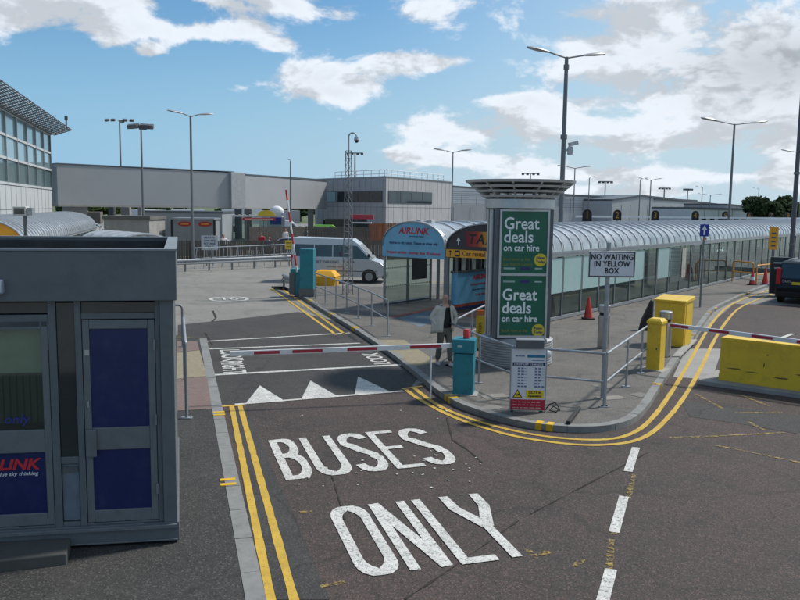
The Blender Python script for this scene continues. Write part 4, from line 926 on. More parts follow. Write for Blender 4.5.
# ================================================================== BUILDINGS
tE=Vector((-31.0,72.)); td=-ax; tn=bx_
term=thing('terminal_building','grey and glass terminal building with a louvred roof edge at the far left','building',(tE.x,tE.y,0),math.atan2(td.y,td.x))
# local +X runs toward the camera, +Y points to the road side
TL=62
MB().bx(0,TL,-20,-.2,0,5.2).build('wall',clad,term); MB().bx(0,TL,-20,-.6,5.2,9.9).build('upper_core',alud,term)
m=MB()
for i in range(0,36): m.bx(i*1.8,i*1.8+.05,-.2,-.19,0,5.2)
for z in (1.8,3.5): m.bx(0,TL,-.2,-.192,z,z+.04)
m.build('panel_joints',seam,term)
rowsz=[5.25,6.9,8.4,10.0]
for r_ in range(3):
    for i in range(16):
        x=i*3.85
        g=MB().bx(x+.06,x+3.79,-.32,-.25,rowsz[r_]+.08,rowsz[r_+1]-.08).build('window_pane',bgl if r_ else mat('green_grey_glass',(.12,.19,.19),.12,.3,.15,.5,spec=.8),term)
m=MB()
for z in rowsz: m.bx(0,TL,-.34,-.14,z-.08,z+.08)
m.build('transom',clad,term)
for i in range(17): MB().bx(i*3.85-.06,i*3.85+.06,-.34,-.12,5.3,10).build('mullion',galv if i else galvd,term)
MB().bx(-.3,TL,-20,.0,10.0,10.35).build('roof',alud,term)
# louvred brise soleil, thin blades on raking arms
for i in range(12): 
    y=.0+i*.135; MB().box((TL/2-.6,y,10.1+.045*i),(TL+1.2,.08,.03),0,R(25)).build('louvre_blade',galv,term)
m=MB()
for i in range(56): m.bar((-1.2+i*1.1,0,10.05),(-1.2+i*1.1,1.55,10.6),.04,.08)
m.build('louvre_arm',galvd,term)
p=(-.4,.1); MB().tube((1.5,1.4,10.3),(1.5,1.4,11.3),.07).box((1.5,1.4,11.35),(.25,.25,.35)).build('roof_camera',alud,term)
# link bridge on columns
bp=[(-31,74,7.35),(-19.0,82,6.9),(-18.,86,6.9),(-11.6,104,6.85)]
bp=[(-30.6,73,7.5),(-18.9,92,6.95),(-18.3,92.3,6.95),(-9.5,103,7.2)]
def wallseg(mb,a,b,z0,z1,z1b=None,th_=3.,off=0):
    a=Vector(a[:2]);b=Vector(b[:2]); d=(b-a).normalized(); n=Vector((-d.y,d.x)); z1b=z1 if z1b is None else z1b
    if n.y<0: n=-n
    a=a+n*off; b=b+n*off
    mb.loft([[(a.x,a.y,z0),(a.x,a.y,z1),(a.x+n.x*th_,a.y+n.y*th_,z1),(a.x+n.x*th_,a.y+n.y*th_,z0)],[(b.x,b.y,z0),(b.x,b.y,z1b),(b.x+n.x*th_,b.y+n.y*th_,z1b),(b.x+n.x*th_,b.y+n.y*th_,z0)]]); return mb
br_=thing('link_bridge','long plain grey enclosed link bridge on columns joining the terminal to the low block','footbridge',(0,0,0))
A1=(-30.8,72.3); A2=(-17.4,84.0); A3=(-9.6,103.5)
zt=7.45
wallseg(MB(),A1,A2,3.88,zt,7.35,3.2).build('deck_box',clad2,br_)
wallseg(MB(),(A2[0]-.15,A2[1]-.6),(A2[0]+.9,A2[1]+1.4),3.7,7.42,None,3.6).build('joint_section',mat('bridge_joint_grey',(.27,.28,.29),.5),br_)
wallseg(MB(),(A2[0]+.9,A2[1]+1.4),A3,3.8,7.2,7.35,3.2).build('deck_box',clad2,br_)
m=MB(); wallseg(m,A1,A2,zt,zt+.12,7.5,3.3,-.05); wallseg(m,(A2[0]+.9,A2[1]+1.4),A3,7.2,7.32,7.45,3.3,-.05); m.build('parapet_trim',alud,br_)
m=MB(); wallseg(m,A1,A2,3.7,3.88,3.88,3.3,-.05);  wallseg(m,(A2[0]+.9,A2[1]+1.4),A3,3.68,3.8,3.8,3.3,-.05); m.build('soffit_trim',mat('soffit_grey',(.28,.27,.25),.6),br_)
for u,w,mm in ((108,.55,alud),(123,.75,conc),(137,.4,conc),(236,.8,alud),(246,.9,conc),(309,.7,conc)):
    Y=76+ (u-60)*.115; x=(u-400)/800*Y*1.0; MB().bx(x-w/2,x+w/2,Y+1,Y+1.6,0,3.7).build('column',mm,br_)
MB().bx(-32,-30,76,77,0,3.7).build('stair_core',clad,br_)
# low grey office block
Cc=Vector((-1.8,95)); Cl=Vector((-11.5,107.5)); Cr=Vector((6.9,110.9)); bkk=Cl+(Cr-Cc)
ob=thing('office_block','two-storey mauve grey office block with strip windows and a roof railing','building',(Cc.x,Cc.y,0))
loc=lambda v:(v.x-Cc.x,v.y-Cc.y)
MB().prism([loc(Cc),loc(Cr),loc(bkk),loc(Cl)],0,7.55).build('wall',cladd,ob)
MB().prism([loc(Cc-Vector((0,.15))),loc(Cr+Vector((.12,0))),loc(bkk),loc(Cl-Vector((.12,0)))],7.55,7.66).build('roof_edge',galv,ob)
def along(a,b,s,off=0.):
    a=Vector(a);b=Vector(b);d=(b-a).normalized(); n=Vector((d.y,-d.x)); 
    if n.y>0: n=-n
    return a+d*s+n*off
def wallbox(mb,a,b,s0,s1,z0,z1,t=.06,o=0.):
    p=[along(a,b,s0,o),along(a,b,s1,o),along(a,b,s1,o+t),along(a,b,s0,o+t)]; mb.prism([(q.x-Cc.x,q.y-Cc.y) for q in p],z0,z1); return mb
Ll=(Cl-Cc).length; Lr=(Cr-Cc).length
m=MB()
for a,b,L in ((Cc,Cl,Ll),(Cc,Cr,Lr)):
    for i in range(int(L/1.2)): wallbox(m,a,b,.6+i*1.2,.64+i*1.2,0,7.5,.012)
    wallbox(m,a,b,0,L,4.0,4.05,.02)
m.build('panel_joints',mat('mauve_joint',(.2,.195,.205),.7),ob)
def win(par,a,b,s0,s1,z0,z1):
    f_=wallbox(MB(),a,b,s0,s1,z0,z1,.05,.01).build('window',alud,par); wallbox(MB(),a,b,s0+.06,s1-.06,z0+.08,z1-.08,.02,.055).build('pane',dgl if random.random()<.65 else mat('green_grey_glass',()),f_)
for i in range(6): win(ob,Cc,Cl,.7+i*2.5,3.15+i*2.5,4.6,5.95)
for i in range(4): win(ob,Cc,Cr,.5+i*2.9,3.35+i*2.9,4.5,6.0)
for i in range(3): win(ob,Cc,Cl,9.3+i*1.5,10.7+i*1.5,.9,2.3)
m=MB()
rr=[Cc+Vector((.3,.8)),Cl+Vector((1,.5))]; 
for a,b,L in ((Cc,Cl,11.5),(Cc,Cr,Lr-2)):
    pts=[]
    for i in range(int(L/1.6)+1):
        p=along(a,b,.5+i*1.6,-.5); pts.append(p); m.tube((p.x-Cc.x,p.y-Cc.y,7.6),(p.x-Cc.x,p.y-Cc.y,8.45),.05,6)
    for z in (8.0,8.45): m.tube((pts[0].x-Cc.x,pts[0].y-Cc.y,z),(pts[-1].x-Cc.x,pts[-1].y-Cc.y,z),.045,6)
m.build('roof_railing',whitep,ob)
def shed(name,label,fr_,to_,z_l,z_r,depth,m_,peak=None,extra=None,trim=True):
    a=Vector(fr_);b=Vector(to_); t=thing(name,label,'building',(a.x,a.y,0)); d=(b-a).normalized(); n=Vector((-d.y,d.x))
    if n.y<0:n=-n
    q=lambda s,o:((d*s+n*o).x,(d*s+n*o).y); L=(b-a).length
    pts=[(0,z_l)]+([(peak[0]*L,peak[1])] if peak else [])+[(L,z_r)]
    r0=[(q(0,0)[0],q(0,0)[1],0)]+[(*q(s,0),z) for s,z in pts]+[(*q(L,0),0)]
    r1=[(q(0,depth)[0],q(0,depth)[1],0)]+[(*q(s,depth),z) for s,z in pts]+[(*q(L,depth),0)]
    MB().loft([r0,r1]).build('wall',m_,t)
    if trim:
        mm=MB()
        for (s0,z0),(s1,z1) in zip(pts[:-1],pts[1:]): mm.extr([(*q(s0,-.12),z0-.15),(*q(s1,-.12),z1-.15),(*q(s1,-.12),z1+.15),(*q(s0,-.12),z0+.15)],(n.x*(depth+.2),n.y*(depth+.2),0))
        mm.build('roof_edge',alud,t)
    mm=MB()
    for i in range(1,int(L/3)): 
        s=i*3; mm.extr([(*q(s,-.03),0),(*q(s+.08,-.03),0),(*q(s+.08,-.03),min(z_l,z_r)-.2),(*q(s,-.03),min(z_l,z_r)-.2)],(n.x*.03,n.y*.03,0))
    mm.build('panel_joints',mat('shed_joint',(.2,.21,.22),.7),t)
    if extra: extra(t,q,L,n)
    return t
def D2(u,v,Y):
    d=F+(u-400)/f*RR-(v-300)/f*UU; t=Y/d.y; return (d.x*t,Y,H+d.z*t)
def zz(u,v,Y): return D2(u,v,Y)[2]
def sx(u,Y): x=D2(u,210,Y); return (x[0],Y)
corr=mat('ribbed_grey_shed_cladding',(.5,.51,.52),.5,0,.08,.4)
def ex1(t,q,L,n):
    m=MB()
    for i in range(9):
        z=4.1+i*.32; m.extr([(*q(0,-.05),z),(*q(L,-.05),z),(*q(L,-.05),z+.06),(*q(0,-.05),z+.06)],(n.x*.05,n.y*.05,0))
    m.build('cladding_ribs',mat('shed_joint',()),t); m=MB(); m.extr([(*q(L*.30,-.1),5.7),(*q(L*.30+1.2,-.1),5.7),(*q(L*.3+1.2,-.1),6.9),(*q(L*.3,-.1),6.9)],(n.x*.1,n.y*.1,0)).build('window',dgl,t)
shed('long_shed','long horizontally ribbed grey shed stretching behind the advertising column',sx(446,128),sx(625,150),zz(446,186,128),zz(625,199,150),30,corr,extra=ex1)
shed('low_annexe','low plain grey annexe wall in front of the ribbed shed',sx(436,112),sx(560,125),zz(436,203.5,112),zz(560,207,125),12,cladd,trim=False)
def ex2(t,q,L,n):
    m=MB(); m.extr([(*q(L*.28,-.1),zz(640,199,140)),(*q(L*.62,-.1),zz(640,200,140)),(*q(L*.62,-.1),zz(640,197.5,140)),(*q(L*.28,-.1),zz(640,196.5,140))],(n.x*.1,n.y*.1,0)).build('fascia_sign',mat('dark_fascia_sign',(.05,.06,.07),.5),t)
shed('grey_warehouse','grey warehouse with a shallow gable beyond the covered walkway',sx(612,140),sx(738,175),zz(612,200,140),zz(738,206.5,175),40,mat('warehouse_grey_cladding',(.35,.365,.375),.5,0,.08,.3),peak=(.19,zz(639,195.5,146)),extra=ex2)
def ex3(t,q,L,n):
    for i in range(7):
        s=L*.06+i*L*.13; MB().extr([(*q(s,-.08),1.7),(*q(s+L*.065,-.08),1.7),(*q(s+L*.065,-.08),3.1),(*q(s,-.08),3.1)],(n.x*.08,n.y*.08,0)).build('window',dgl,t)
    MB().extr([(*q(0,-.06),.6),(*q(L,-.06),.6),(*q(L,-.06),1.0),(*q(0,-.06),1.0)],(n.x*.06,n.y*.06,0)).build('blue_band',mat('blue_band_paint',(.03,.08,.3),.5),t)
shed('white_portacabin','long white site cabin with a row of small windows and a blue base band',sx(690,122),sx(752,128),zz(690,208,122),zz(752,209.5,128),8,mat('cabin_white',(.5,.52,.53),.5,0,.06,.5),extra=ex3)
shed('grey_plant_box','small grey rooftop plant box beside the warehouse gable',sx(726,134),sx(748,138),zz(726,204.5,134),zz(748,206.5,138),8,clad2)
for u0,u1,Y,v,nm,lb,mm in ((150,166,150,210,'white_shed','small white shed roof seen under the left part of the bridge',mat('far_white_roof',(.62,.63,.62),.5,0,.08,.3)),(172,205,170,209.5,'white_shed','long low white roof seen under the middle of the bridge',mat('far_white_roof',())),(222,262,180,209,'white_shed','wide pale roof seen beyond the bridge joint columns',mat('far_white_roof',())),(262,300,190,210.5,'grey_shed','far flat grey shed beyond the white van',clad2),(64,100,160,212,'brown_shed','low brown grey shed under the bridge nearest the terminal',wood)):
    shed(nm,lb,sx(u0,Y),sx(u1,Y+2),zz(u0,v,Y),zz(u1,v,Y+2),10,mm,trim=False)
# yard behind the left fence
yd=thing('hire_office_cabin','grey hire office cabin with two red oval signs behind the timber fence','cabin',(-17.9,63,0),R(4))
MB().bx(0,3.15,0,3,0,2.85).build('wall',mat('cabin_grey',(.22,.23,.235),.5,0,.1,1),yd); MB().bx(-.1,3.25,-.12,3.1,2.85,2.97).build('roof',galv,yd); MB().bx(3.15,3.3,-.05,.1,0,2.85).bx(-.15,0,-.05,.1,0,2.85).build('corner_post',blackl,yd)
for x in (.95,2.55):
    o=MB(); o.lathe([(.5,0),(.5,.03)],n=28); s_=o.build('oval_sign',mat('oval_red',(.4,.02,.02),.45),yd); s_.rotation_euler=(PI/2,0,0); s_.location=(x*.98,-.01,2.5); s_.scale=(1.05,.38,1)
    MB().bx(-.3,.3,-.035,-.03,-.06,.06).build('sign_wording',mat('orange_print',(.6,.25,.03),.5),yd,loc=(x*.98,-.03,2.5))
b2_=thing('grey_storage_unit','large plain grey storage unit to the left of the hire office cabin','cabin',(-21.7,68,0),R(3)); MB().bx(0,6.5,0,6,0,3.35).build('wall',mat('storage_grey',(.27,.29,.3),.5,0,.08,.8),b2_); MB().bx(-.08,6.6,-.1,6.1,3.35,3.47).build('roof',alud,b2_); MB().bx(5.6,5.85,-.03,0,2.7,2.9).build('red_badge',redp,b2_)
cw=thing('concrete_wall_block','pale concrete wall block with a dark coping left of the storage unit','wall',(-22.2,60.,0)); MB().bx(0,3.4,0,4,0,2.85).build('wall',conc,cw); MB().bx(-.1,3.5,-.1,4.1,2.85,3.1).build('coping',concd,cw)
bsx=thing('bus_shelter','glass bus shelter with a slatted roof and a curved yellow end sign behind the fence','shelter',(-15.9,74,0),R(3))
MB().bx(0,4.9,0,1.8,2.95,3.08).build('roof',mat('shelter_slat_roof',(.4,.4,.4),.4),bsx)
m=MB(); 
for i in range(7): m.box((.4+i*.5,.9,3.12),(.12,1.9,.06),R(12))
m.build('roof_slats',whitep,bsx)
MB().extr([(2.7,-.05,3.05)]+[(3.5-.8*math.cos(PI*i/10)*1.0,-.05,3.1+.5*math.sin(PI*i/10)) for i in range(11)]+[(4.4,-.05,3.05)],(0,.12,0)).build('yellow_end_sign',yellow,bsx)
MB().bx(1.3,4.3,-.05,0,2.65,2.9).build('red_sign',redp,bsx); MB().bx(1.5,4.1,-.06,-.05,2.72,2.82).build('sign_wording',mat('pale_pink_print',()),bsx)
for x in (0,1.6,3.2,4.85): MB().bx(x,x+.07,0,.07,0,2.95).bx(x,x+.07,1.7,1.77,0,2.95).build('post',galvd,bsx)
MB().bx(.1,4.8,1.72,1.74,.3,2.8).build('glass_wall',wglass,bsx)
# timber fences
def fence(label,pts,h0,m_=wood,pitch=.15,rail=True,z0=0.,name='timber_fence'):
    p=Vector(pts[0]); t=thing(name,label,'fence',(p.x,p.y,0)); m=MB(); po=MB()
    for a,b in zip(pts[:-1],pts[1:]):
        a=Vector(a)-p;b=Vector(b)-p; L=(b-a).length; d=(b-a)/L; n=int(L/pitch); an=math.atan2(d.y,d.x)
        for i in range(n):
            c=a+d*(i+.5)*pitch; hh=h0+random.uniform(-.03,.03); m.box((c.x,c.y,z0+hh/2),(pitch*.86,.025,hh),an)
        for i in range(int(L/2.4)+1):
            c=a+d*i*2.4; po.box((c.x,c.y+.06,z0+h0/2),(.1,.1,h0+.05),an)
        for z in (.3,h0-.3): po.box(((a.x+b.x)/2,(a.y+b.y)/2+.03,z0+z),(L,.05,.08),an)
    m.build('boards',m_,t); po.build('frame',wood,t); return t
fA=(-19.,54.5); fB=(-7.4,58.5); 
fence('weathered close-boarded timber fence behind the crash barrier',[fA,(-15,56),fB,(-1.,61),(6.5,66)],1.5)
fence('taller timber fence further back behind the two standing people',[(-13.6,72),(-9.,76),(-3.,78)],2.1)
fence('orange brown timber fence below the office block',[(-4.2,86),(3.,89),(7,91)],2.3,woodo,.2,name='orange_fence')
MB_=MB(); tag(MB().box((-6.0,88,1.35),(4.6,.3,2.7),.2).build('dark_screen_wall',mat('dark_brown_screen',(.05,.042,.04),.8)),'dark brown screen wall in front of the office block','screen')
rk=thing('red_pay_kiosk','small glazed pay kiosk with a red sign above it by the orange fence','kiosk',(-4.1,84,0)); MB().bx(-.6,.7,0,1,0,.9).build('base',redp,rk); MB().bx(-.6,.7,.02,1,.9,2.3).build('glazing',dgl,rk); MB().bx(-1.2,1.2,-.1,1.1,2.75,3.2).build('red_sign',mat('dull_red_sign',(.4,.03,.05),.5),rk); MB().bx(-1.,1.,-.05,1.05,2.3,2.42).build('roof',whitep,rk); MB().bx(-.55,-.5,0,.1,2.4,2.8).bx(.5,.55,0,.1,2.4,2.8).build('sign_post',alud,rk); MB().bx(-.1,.12,-.02,0,.4,.7).build('notice',whitep,rk)
gs=thing('green_skip','green topped container in front of the office block wall','container',(-8.2,86,0)); MB().bx(-1.5,1.3,0,2,0,1.7).build('body',mat('dark_skip',(.03,.035,.03),.6),gs); MB().loft([[(-1.5,0,1.7),(1.3,0,1.7),(1.3,2,1.7),(-1.5,2,1.7)],[(-1,.3,2.05),(.8,.3,2.05),(.8,1.7,2.05),(-1,1.7,2.05)]]).build('green_cover',mat('bright_green_cover',(.1,.3,.03),.6),gs)
# crash barrier and stacked guard frames
cb=thing('crash_barrier','galvanised corrugated crash barrier on short posts across the far side of the yard','barrier',(-14.5,48.2,0))
a=Vector((0,0));b=Vector((7.8,5.6)); a0_=Vector(G(160,273))-Vector((-14.5,48.2)); b0_=Vector(G(294,266.5))-Vector((-14.5,48.2)); dd=(b0_-a0_); L=dd.length; dd/=L; nn=Vector((dd.y,-dd.x))
prof=[(0,.42),(.06,.46),(.06,.52),(.0,.56),(.0,.6),(.06,.64),(.06,.7),(0,.74)]
MB().loft([[ (a0_.x+dd.x*s+nn.x*y,a0_.y+dd.y*s+nn.y*y,z) for y,z in prof]+[(a0_.x+dd.x*s+nn.x*(y-.015),a0_.y+dd.y*s+nn.y*(y-.015),z) for y,z in prof[::-1]] for s in (0,L)]).build('w_beam',galv,cb)
for i in range(int(L/1.6)+1): c=a0_+dd*i*1.6; MB().bx(c.x-.05,c.x+.05,c.y,c.y+.1,0,.72).build('post',galvd,cb)
gf=thing('stacked_railing','row of leaning tubular steel frames stacked behind the crash barrier','guard rail',(-14.5,48.9,0))
a1=Vector(G(190,270))-Vector((-14.5,48.9))+Vector((0,1.3)); b1_=b0_+Vector((0,.9))
d1_=(b1_-a1).normalized(); L1=(b1_-a1).length
m=MB(); m.tube((a1.x,a1.y,1.28),(b1_.x,b1_.y,1.42),.035,8).tube((a1.x,a1.y,.62),(b1_.x,b1_.y,.8),.03,8).build('rails',galv,gf)
for i in range(13):
    c=a1+d1_*(i*L1/12); MB().tube((c.x,c.y-.2,0),(c.x-.12*((i%3)-1),c.y,1.3),.025,8).build('upright',galv,gf)
ws=thing('white_notice_sign','white square notice with four lines of dark wording in front of the timber fence','sign',(-12.55,52.6,0),R(10)); w_=MB().bx(-.53,.53,-.03,0,1.05,2.0).build('sign_plate',mat('notice_white',(.5,.52,.54),.5),ws); MB().tube((-.2,.04,0),(-.2,.04,1.95),.04,8).tube((.2,.04,0),(.2,.04,1.95),.04,8).build('post',galvd,ws)
for s_,z in (('PRIVATE',1.86),('CAR HIRE',1.66),('RETURNS',1.46),('ONLY',1.26)): text(w_,s_,.18,navyl,(0,-.035,z),bold=.003)
# raised barrier set
rb=thing('teal_barrier_pillar','tall teal barrier pillar at the far end of the traffic island','barrier',(-3.98,34.3,.115),R(-8))
MB().bx(-.3,.3,-.22,.22,0,2.05).build('body',teal,rb,bevel=.02); MB().bx(-.33,.33,-.25,.25,.0,.35).build('base',alud,rb,bevel=.01)
lb=thing('low_teal_cabinet','short teal cabinet carrying the raised barrier arm','barrier',(-4.5,35.2,.115),R(-8)); MB().bx(-.28,.28,-.25,.25,0,1.1).build('body',teal,lb,bevel=.02); MB().bx(-.3,.3,-.27,.27,.9,1.13).build('hood',teal,lb,bevel=.02); MB().bx(-.33,-.1,-.3,-.1,0,.95).build('hinge_box',alud,lb)
ra=bpy.data.objects.new('raised_barrier_arm',None); COL.objects.link(ra); ra.location=(-4.52,34.9,1.1); tag(ra,'red and white barrier arm raised almost upright beside the teal pillar','barrier')
top=D2(287,197,34.9); dv=Vector(top)-Vector(ra.location); Lr_=dv.length; ra.rotation_euler=dv.to_track_quat('Z','Y').to_euler()
MB().bx(-.055,.055,-.03,.03,0,Lr_).build('arm',whitep,ra)
for i in range(4): MB().bx(-.06,.06,-.034,.034,.3+i*.95,.75+i*.95).build('red_band',redp,ra)
sb=thing('short_crash_barrier','short length of corrugated crash barrier guarding the teal pillar','barrier',(-5.2,33.5,0.0))
p0=Vector(G(283,289))-Vector((-5.2,33.5)); p1=Vector(G(305,299))-Vector((-5.2,33.5)); dd=(p1-p0).normalized(); nn=Vector((dd.y,-dd.x)); L=(p1-p0).length
MB().loft([[(p0.x+dd.x*s+nn.x*y,p0.y+dd.y*s+nn.y*y,z) for y,z in prof]+[(p0.x+dd.x*s+nn.x*(y-.015),p0.y+dd.y*s+nn.y*(y-.015),z) for y,z in prof[::-1]] for s in (0,L)]).build('w_beam',galv,sb)
for s in (.2,L/2,L-.2): MB().bx(p0.x+dd.x*s-.05,p0.x+dd.x*s+.05,p0.y+dd.y*s,p0.y+dd.y*s+.1,0,.72).build('post',galvd,sb)
p=G(327,286,.0); gb=thing('grit_bin','yellow plastic grit bin with a sloping lid in front of the minibus','grit bin',(p[0],p[1],.0),R(-10))
MB().loft([[(-.5,-.4,0),(.5,-.4,0),(.5,.4,0),(-.5,.4,0)],[(-.56,-.46,.5),(.56,-.46,.5),(.56,.46,.5),(-.56,.46,.5)]]).build('body',mat('grit_yellow',(.65,.33,.01),.5,0,.1,3),gb,bevel=.03)
MB().loft([[(-.6,-.5,.5),(.6,-.5,.5),(.6,.5,.5),(-.6,.5,.5)],[(-.5,-.2,.78),(.3,-.2,.78),(.3,.45,.8),(-.5,.45,.8)]]).build('lid',mat('grit_yellow',()),gb,bevel=.04)
ys=thing('small_yellow_notice','small yellow notice fixed by the end of the crash barrier','sign',(-7.35,52.8,0)); MB().bx(-.27,.27,-.02,.0,1.15,1.75).build('sign_plate',yellow,ys); MB().tube((0,.03,0),(0,.03,1.7),.03,8).build('post',galvd,ys)
m=MB(); m.bx(-.2,.2,-.024,-.02,1.55,1.6).bx(-.18,.18,-.024,-.02,1.42,1.46).bx(-.15,.15,-.024,-.02,1.3,1.34).build('wording',blackl,ys)
bsg=thing('blue_panel_sign','blue and white panel sign with a round white dome above it behind the fence','sign',(-12.1,78,0)); MB().bx(-.9,.9,-.05,0,1.9,3.3).build('sign_plate',mat('pale_sign_frame',(.45,.5,.55),.5),bsg); MB().bx(-.6,.6,-.06,-.05,2.2,2.9).build('blue_panel',mat('sign_blue',()),bsg); MB().ico((0,.2,3.45),.7,3,(1,.6,.8)).build('dome',whitep,bsg,True); MB().bx(-.8,-.7,0,.1,0,1.9).bx(.7,.8,0,.1,0,1.9).build('post',galvd,bsg)
# ================================================================== LAMP COLUMNS
def head(t,x,y,z,az,tilt=.12,s=1.):
    c,s_=math.cos(az),math.sin(az)
    m=MB(); prof=[(0,.05,.03),(.12,.1,.05),(.45,.14,.07),(.7,.11,.05),(.82,.04,.03)]; rings=[]
    for d,w,hh in prof:
        cx,cy,cz=x+c*d*s,y+s_*d*s,z+d*tilt*s
        rings.append([(cx-s_*w*s*math.cos(a),cy+c*w*s*math.cos(a),cz+hh*s*(math.sin(a) if math.sin(a)>0 else .55*math.sin(a))) for a in [2*PI*k/10 for k in range(10)]])
    m.loft(rings); return m.build('lamp_head',mat('lamp_head_grey',(.3,.31,.32),.45,.2),t,True)
polem=mat('lamp_pole_grey',(.16,.17,.18),.5,.3,.1,3)
def lamp(u,v,Y,label,kind='twin',az=None,r=.09,arm=1.1,group='lamp columns around the yard',dx=0,base=None,hs=1.):
    p=D2(u,v,Y); hgt=p[2]; a=0. if az is None else az
    ub=base if base else u
    t=thing('lamp_post' if kind in('twin','single') else 'flood_mast',label,'lamp post',(p[0],p[1],0),0,group)
    m=MB(); m.tube((0,0,0),(0,0,1.3),r*1.35,12).tube((0,0,1.3),(0,0,hgt),r,12,r*.62); m.build('pole',polem,t,True)
    if kind in ('twin','single'):
        for k in ((0,PI) if kind=='twin' else (0,)):
            c,s_=math.cos(a+k),math.sin(a+k); MB().tube((0,0,hgt-.05),(c*arm,s_*arm,hgt+.13),.035,8).build('arm',polem,t,True); head(t,c*arm,s_*arm,hgt+.13,a+k,s=hs)
    elif kind=='cluster':
        MB().tube((-arm,0,hgt),(arm,0,hgt),.05,8).tube((0,-arm*.7,hgt-.1),(0,arm*.7,hgt-.1),.05,8).build('arm',polem,t,True)
        for dx_,dy in ((-arm,0),(arm,0),(-arm*.45,-.3),(arm*.5,-.3),(0,arm*.7)): MB().box((dx_,dy-.1,hgt-.05),(.55,.35,.3),random.uniform(-.5,.5),R(25)).build('floodlight',mat('floodlight_dark',(.1,.1,.11),.5,0,.6,2),t)
    elif kind=='tee':
        MB().tube((-arm,0,hgt),(arm,0,hgt),.09,8).build('arm',polem,t,True)
        for k in (-1,-.4,.4,1): MB().box((arm*k,-.1,hgt-.15),(.5,.3,.4)).build('floodlight',mat('floodlight_dark',()),t)
    return t
L1_=lamp(566.7,57,36,'tallest lamp post with twin heads and a camera rising behind the advertising column',r=.13,arm=.85,az=.35,hs=1.35)
cz=zz(565,150,36); MB().bx(.0,.3,-.06,.06,cz-.05,cz+.05).lathe([(.12,0),(.14,.25),(.1,.35)],(.3,0,cz-.2),16).box((.42,-.05,cz+.28),(.42,.18,.16),.4,0,-.25).build('camera_unit',mat('camera_housing',(.4,.42,.45),.4),L1_)
MB().lathe([(.15,-.1),(.15,.1)],(0,0,zz(565,137,36)),16).build('collar',polem,L1_); MB().lathe([(.12,-.1),(.12,.1)],(0,0,zz(565,60,36)-.3),16).build('collar',polem,L1_)
lamp(734.6,124,59,'tall twin-headed lamp post right of centre standing behind the covered walkway',az=.3,r=.11,arm=1.4,hs=1.8)
lamp(190.5,116,56,'twin-headed lamp post in front of the left end of the link bridge',az=.6,r=.11,arm=.55,hs=1.3)
lamp(141,126,62,'mast with a small cluster of floodlights between the terminal and the twin-headed lamp','cluster',r=.1,arm=.7)
lamp(119.5,120,112,'tallest floodlight mast rising from behind the link bridge nearest the terminal','cluster',r=.16,arm=1.7)
lamp(290.5,161,79,'short single-headed lamp post in front of the bridge left of the lattice tower','single',az=1.9,arm=.2,r=.1)
lamp(453,152,82,'twin-headed lamp post rising between the coach shelter and the office block',az=.1,arm=.75,r=.09,hs=1.5)
lamp(355,153,150,'distant floodlight mast behind the office block roof railing','tee',r=.2,arm=1.3)
lamp(530.5,173.5,170,'distant floodlight mast just above the canopy of the advertising column','tee',r=.2,arm=1.6)
lamp(575,168,85,'twin-headed lamp post directly right of the tallest lamp post',az=.1,arm=.9,r=.08,hs=1.2)
lamp(589.5,178,110,'single-headed lamp post behind the walkway left of the two-headed mast','single',az=.2,arm=.2,r=.09)
lamp(605.5,181.5,160,'distant mast between the single lamp and the warehouse gable','tee',r=.16,arm=1.2)
lamp(640.5,179.5,120,'single-headed lamp post at the warehouse gable peak','single',az=.1,arm=.3,r=.1,hs=1.3)
lamp(651,180,105,'twin-headed lamp post just right of the warehouse gable peak',az=.1,arm=.75,r=.1,hs=1.1)
lamp(664.5,188,190,'faint distant mast right of the warehouse gable peak','tee',r=.2,arm=1.2)
lamp(688,189,190,'faint distant mast above the middle of the warehouse roof','tee',r=.15,arm=.9)
lamp(702.5,187.5,125,'single-headed lamp post above the right part of the warehouse roof','single',az=PI,arm=.3,r=.08)
lamp(710.5,195,130,'twin-headed lamp post in front of the right end of the warehouse',az=.1,arm=1.3,r=.09)
lamp(759,189,140,'slim single-headed lamp post behind the round tree','single',az=PI,arm=.3,r=.09)
lamp(804,153,75,'twin-headed lamp post at the right edge with only its left head in the picture',az=.05,arm=1.1,r=.09,hs=1.3)
# near pole at right edge
nb=D2(793.5,222,40); t=thing('lamp_post','thick dark lamp post leaving the picture at the right edge above the people carrier','lamp post',(nb[0]-.0,nb[1],0),0,'lamp columns around the yard')
MB().tube((0,0,0),(0,0,1.6),.15,16).tube((0,0,1.6),(0,0,15.5),.12,16,.075).build('pole',mat('dark_lamp_pole',(.1,.1,.115),.5,.2),t,True)
for k in (0,PI): MB().tube((0,0,15.4),(math.cos(k)*1.2,0,15.6),.035,8).build('arm',polem,t,True); head(t,math.cos(k)*1.2,0,15.6,k)
MB().lathe([(.14,-.06),(.14,.06)],(0,0,5.9),16).build('collar',polem,t); MB().lathe([(.14,-.06),(.14,.06)],(0,0,2.4),16).build('collar',polem,t)
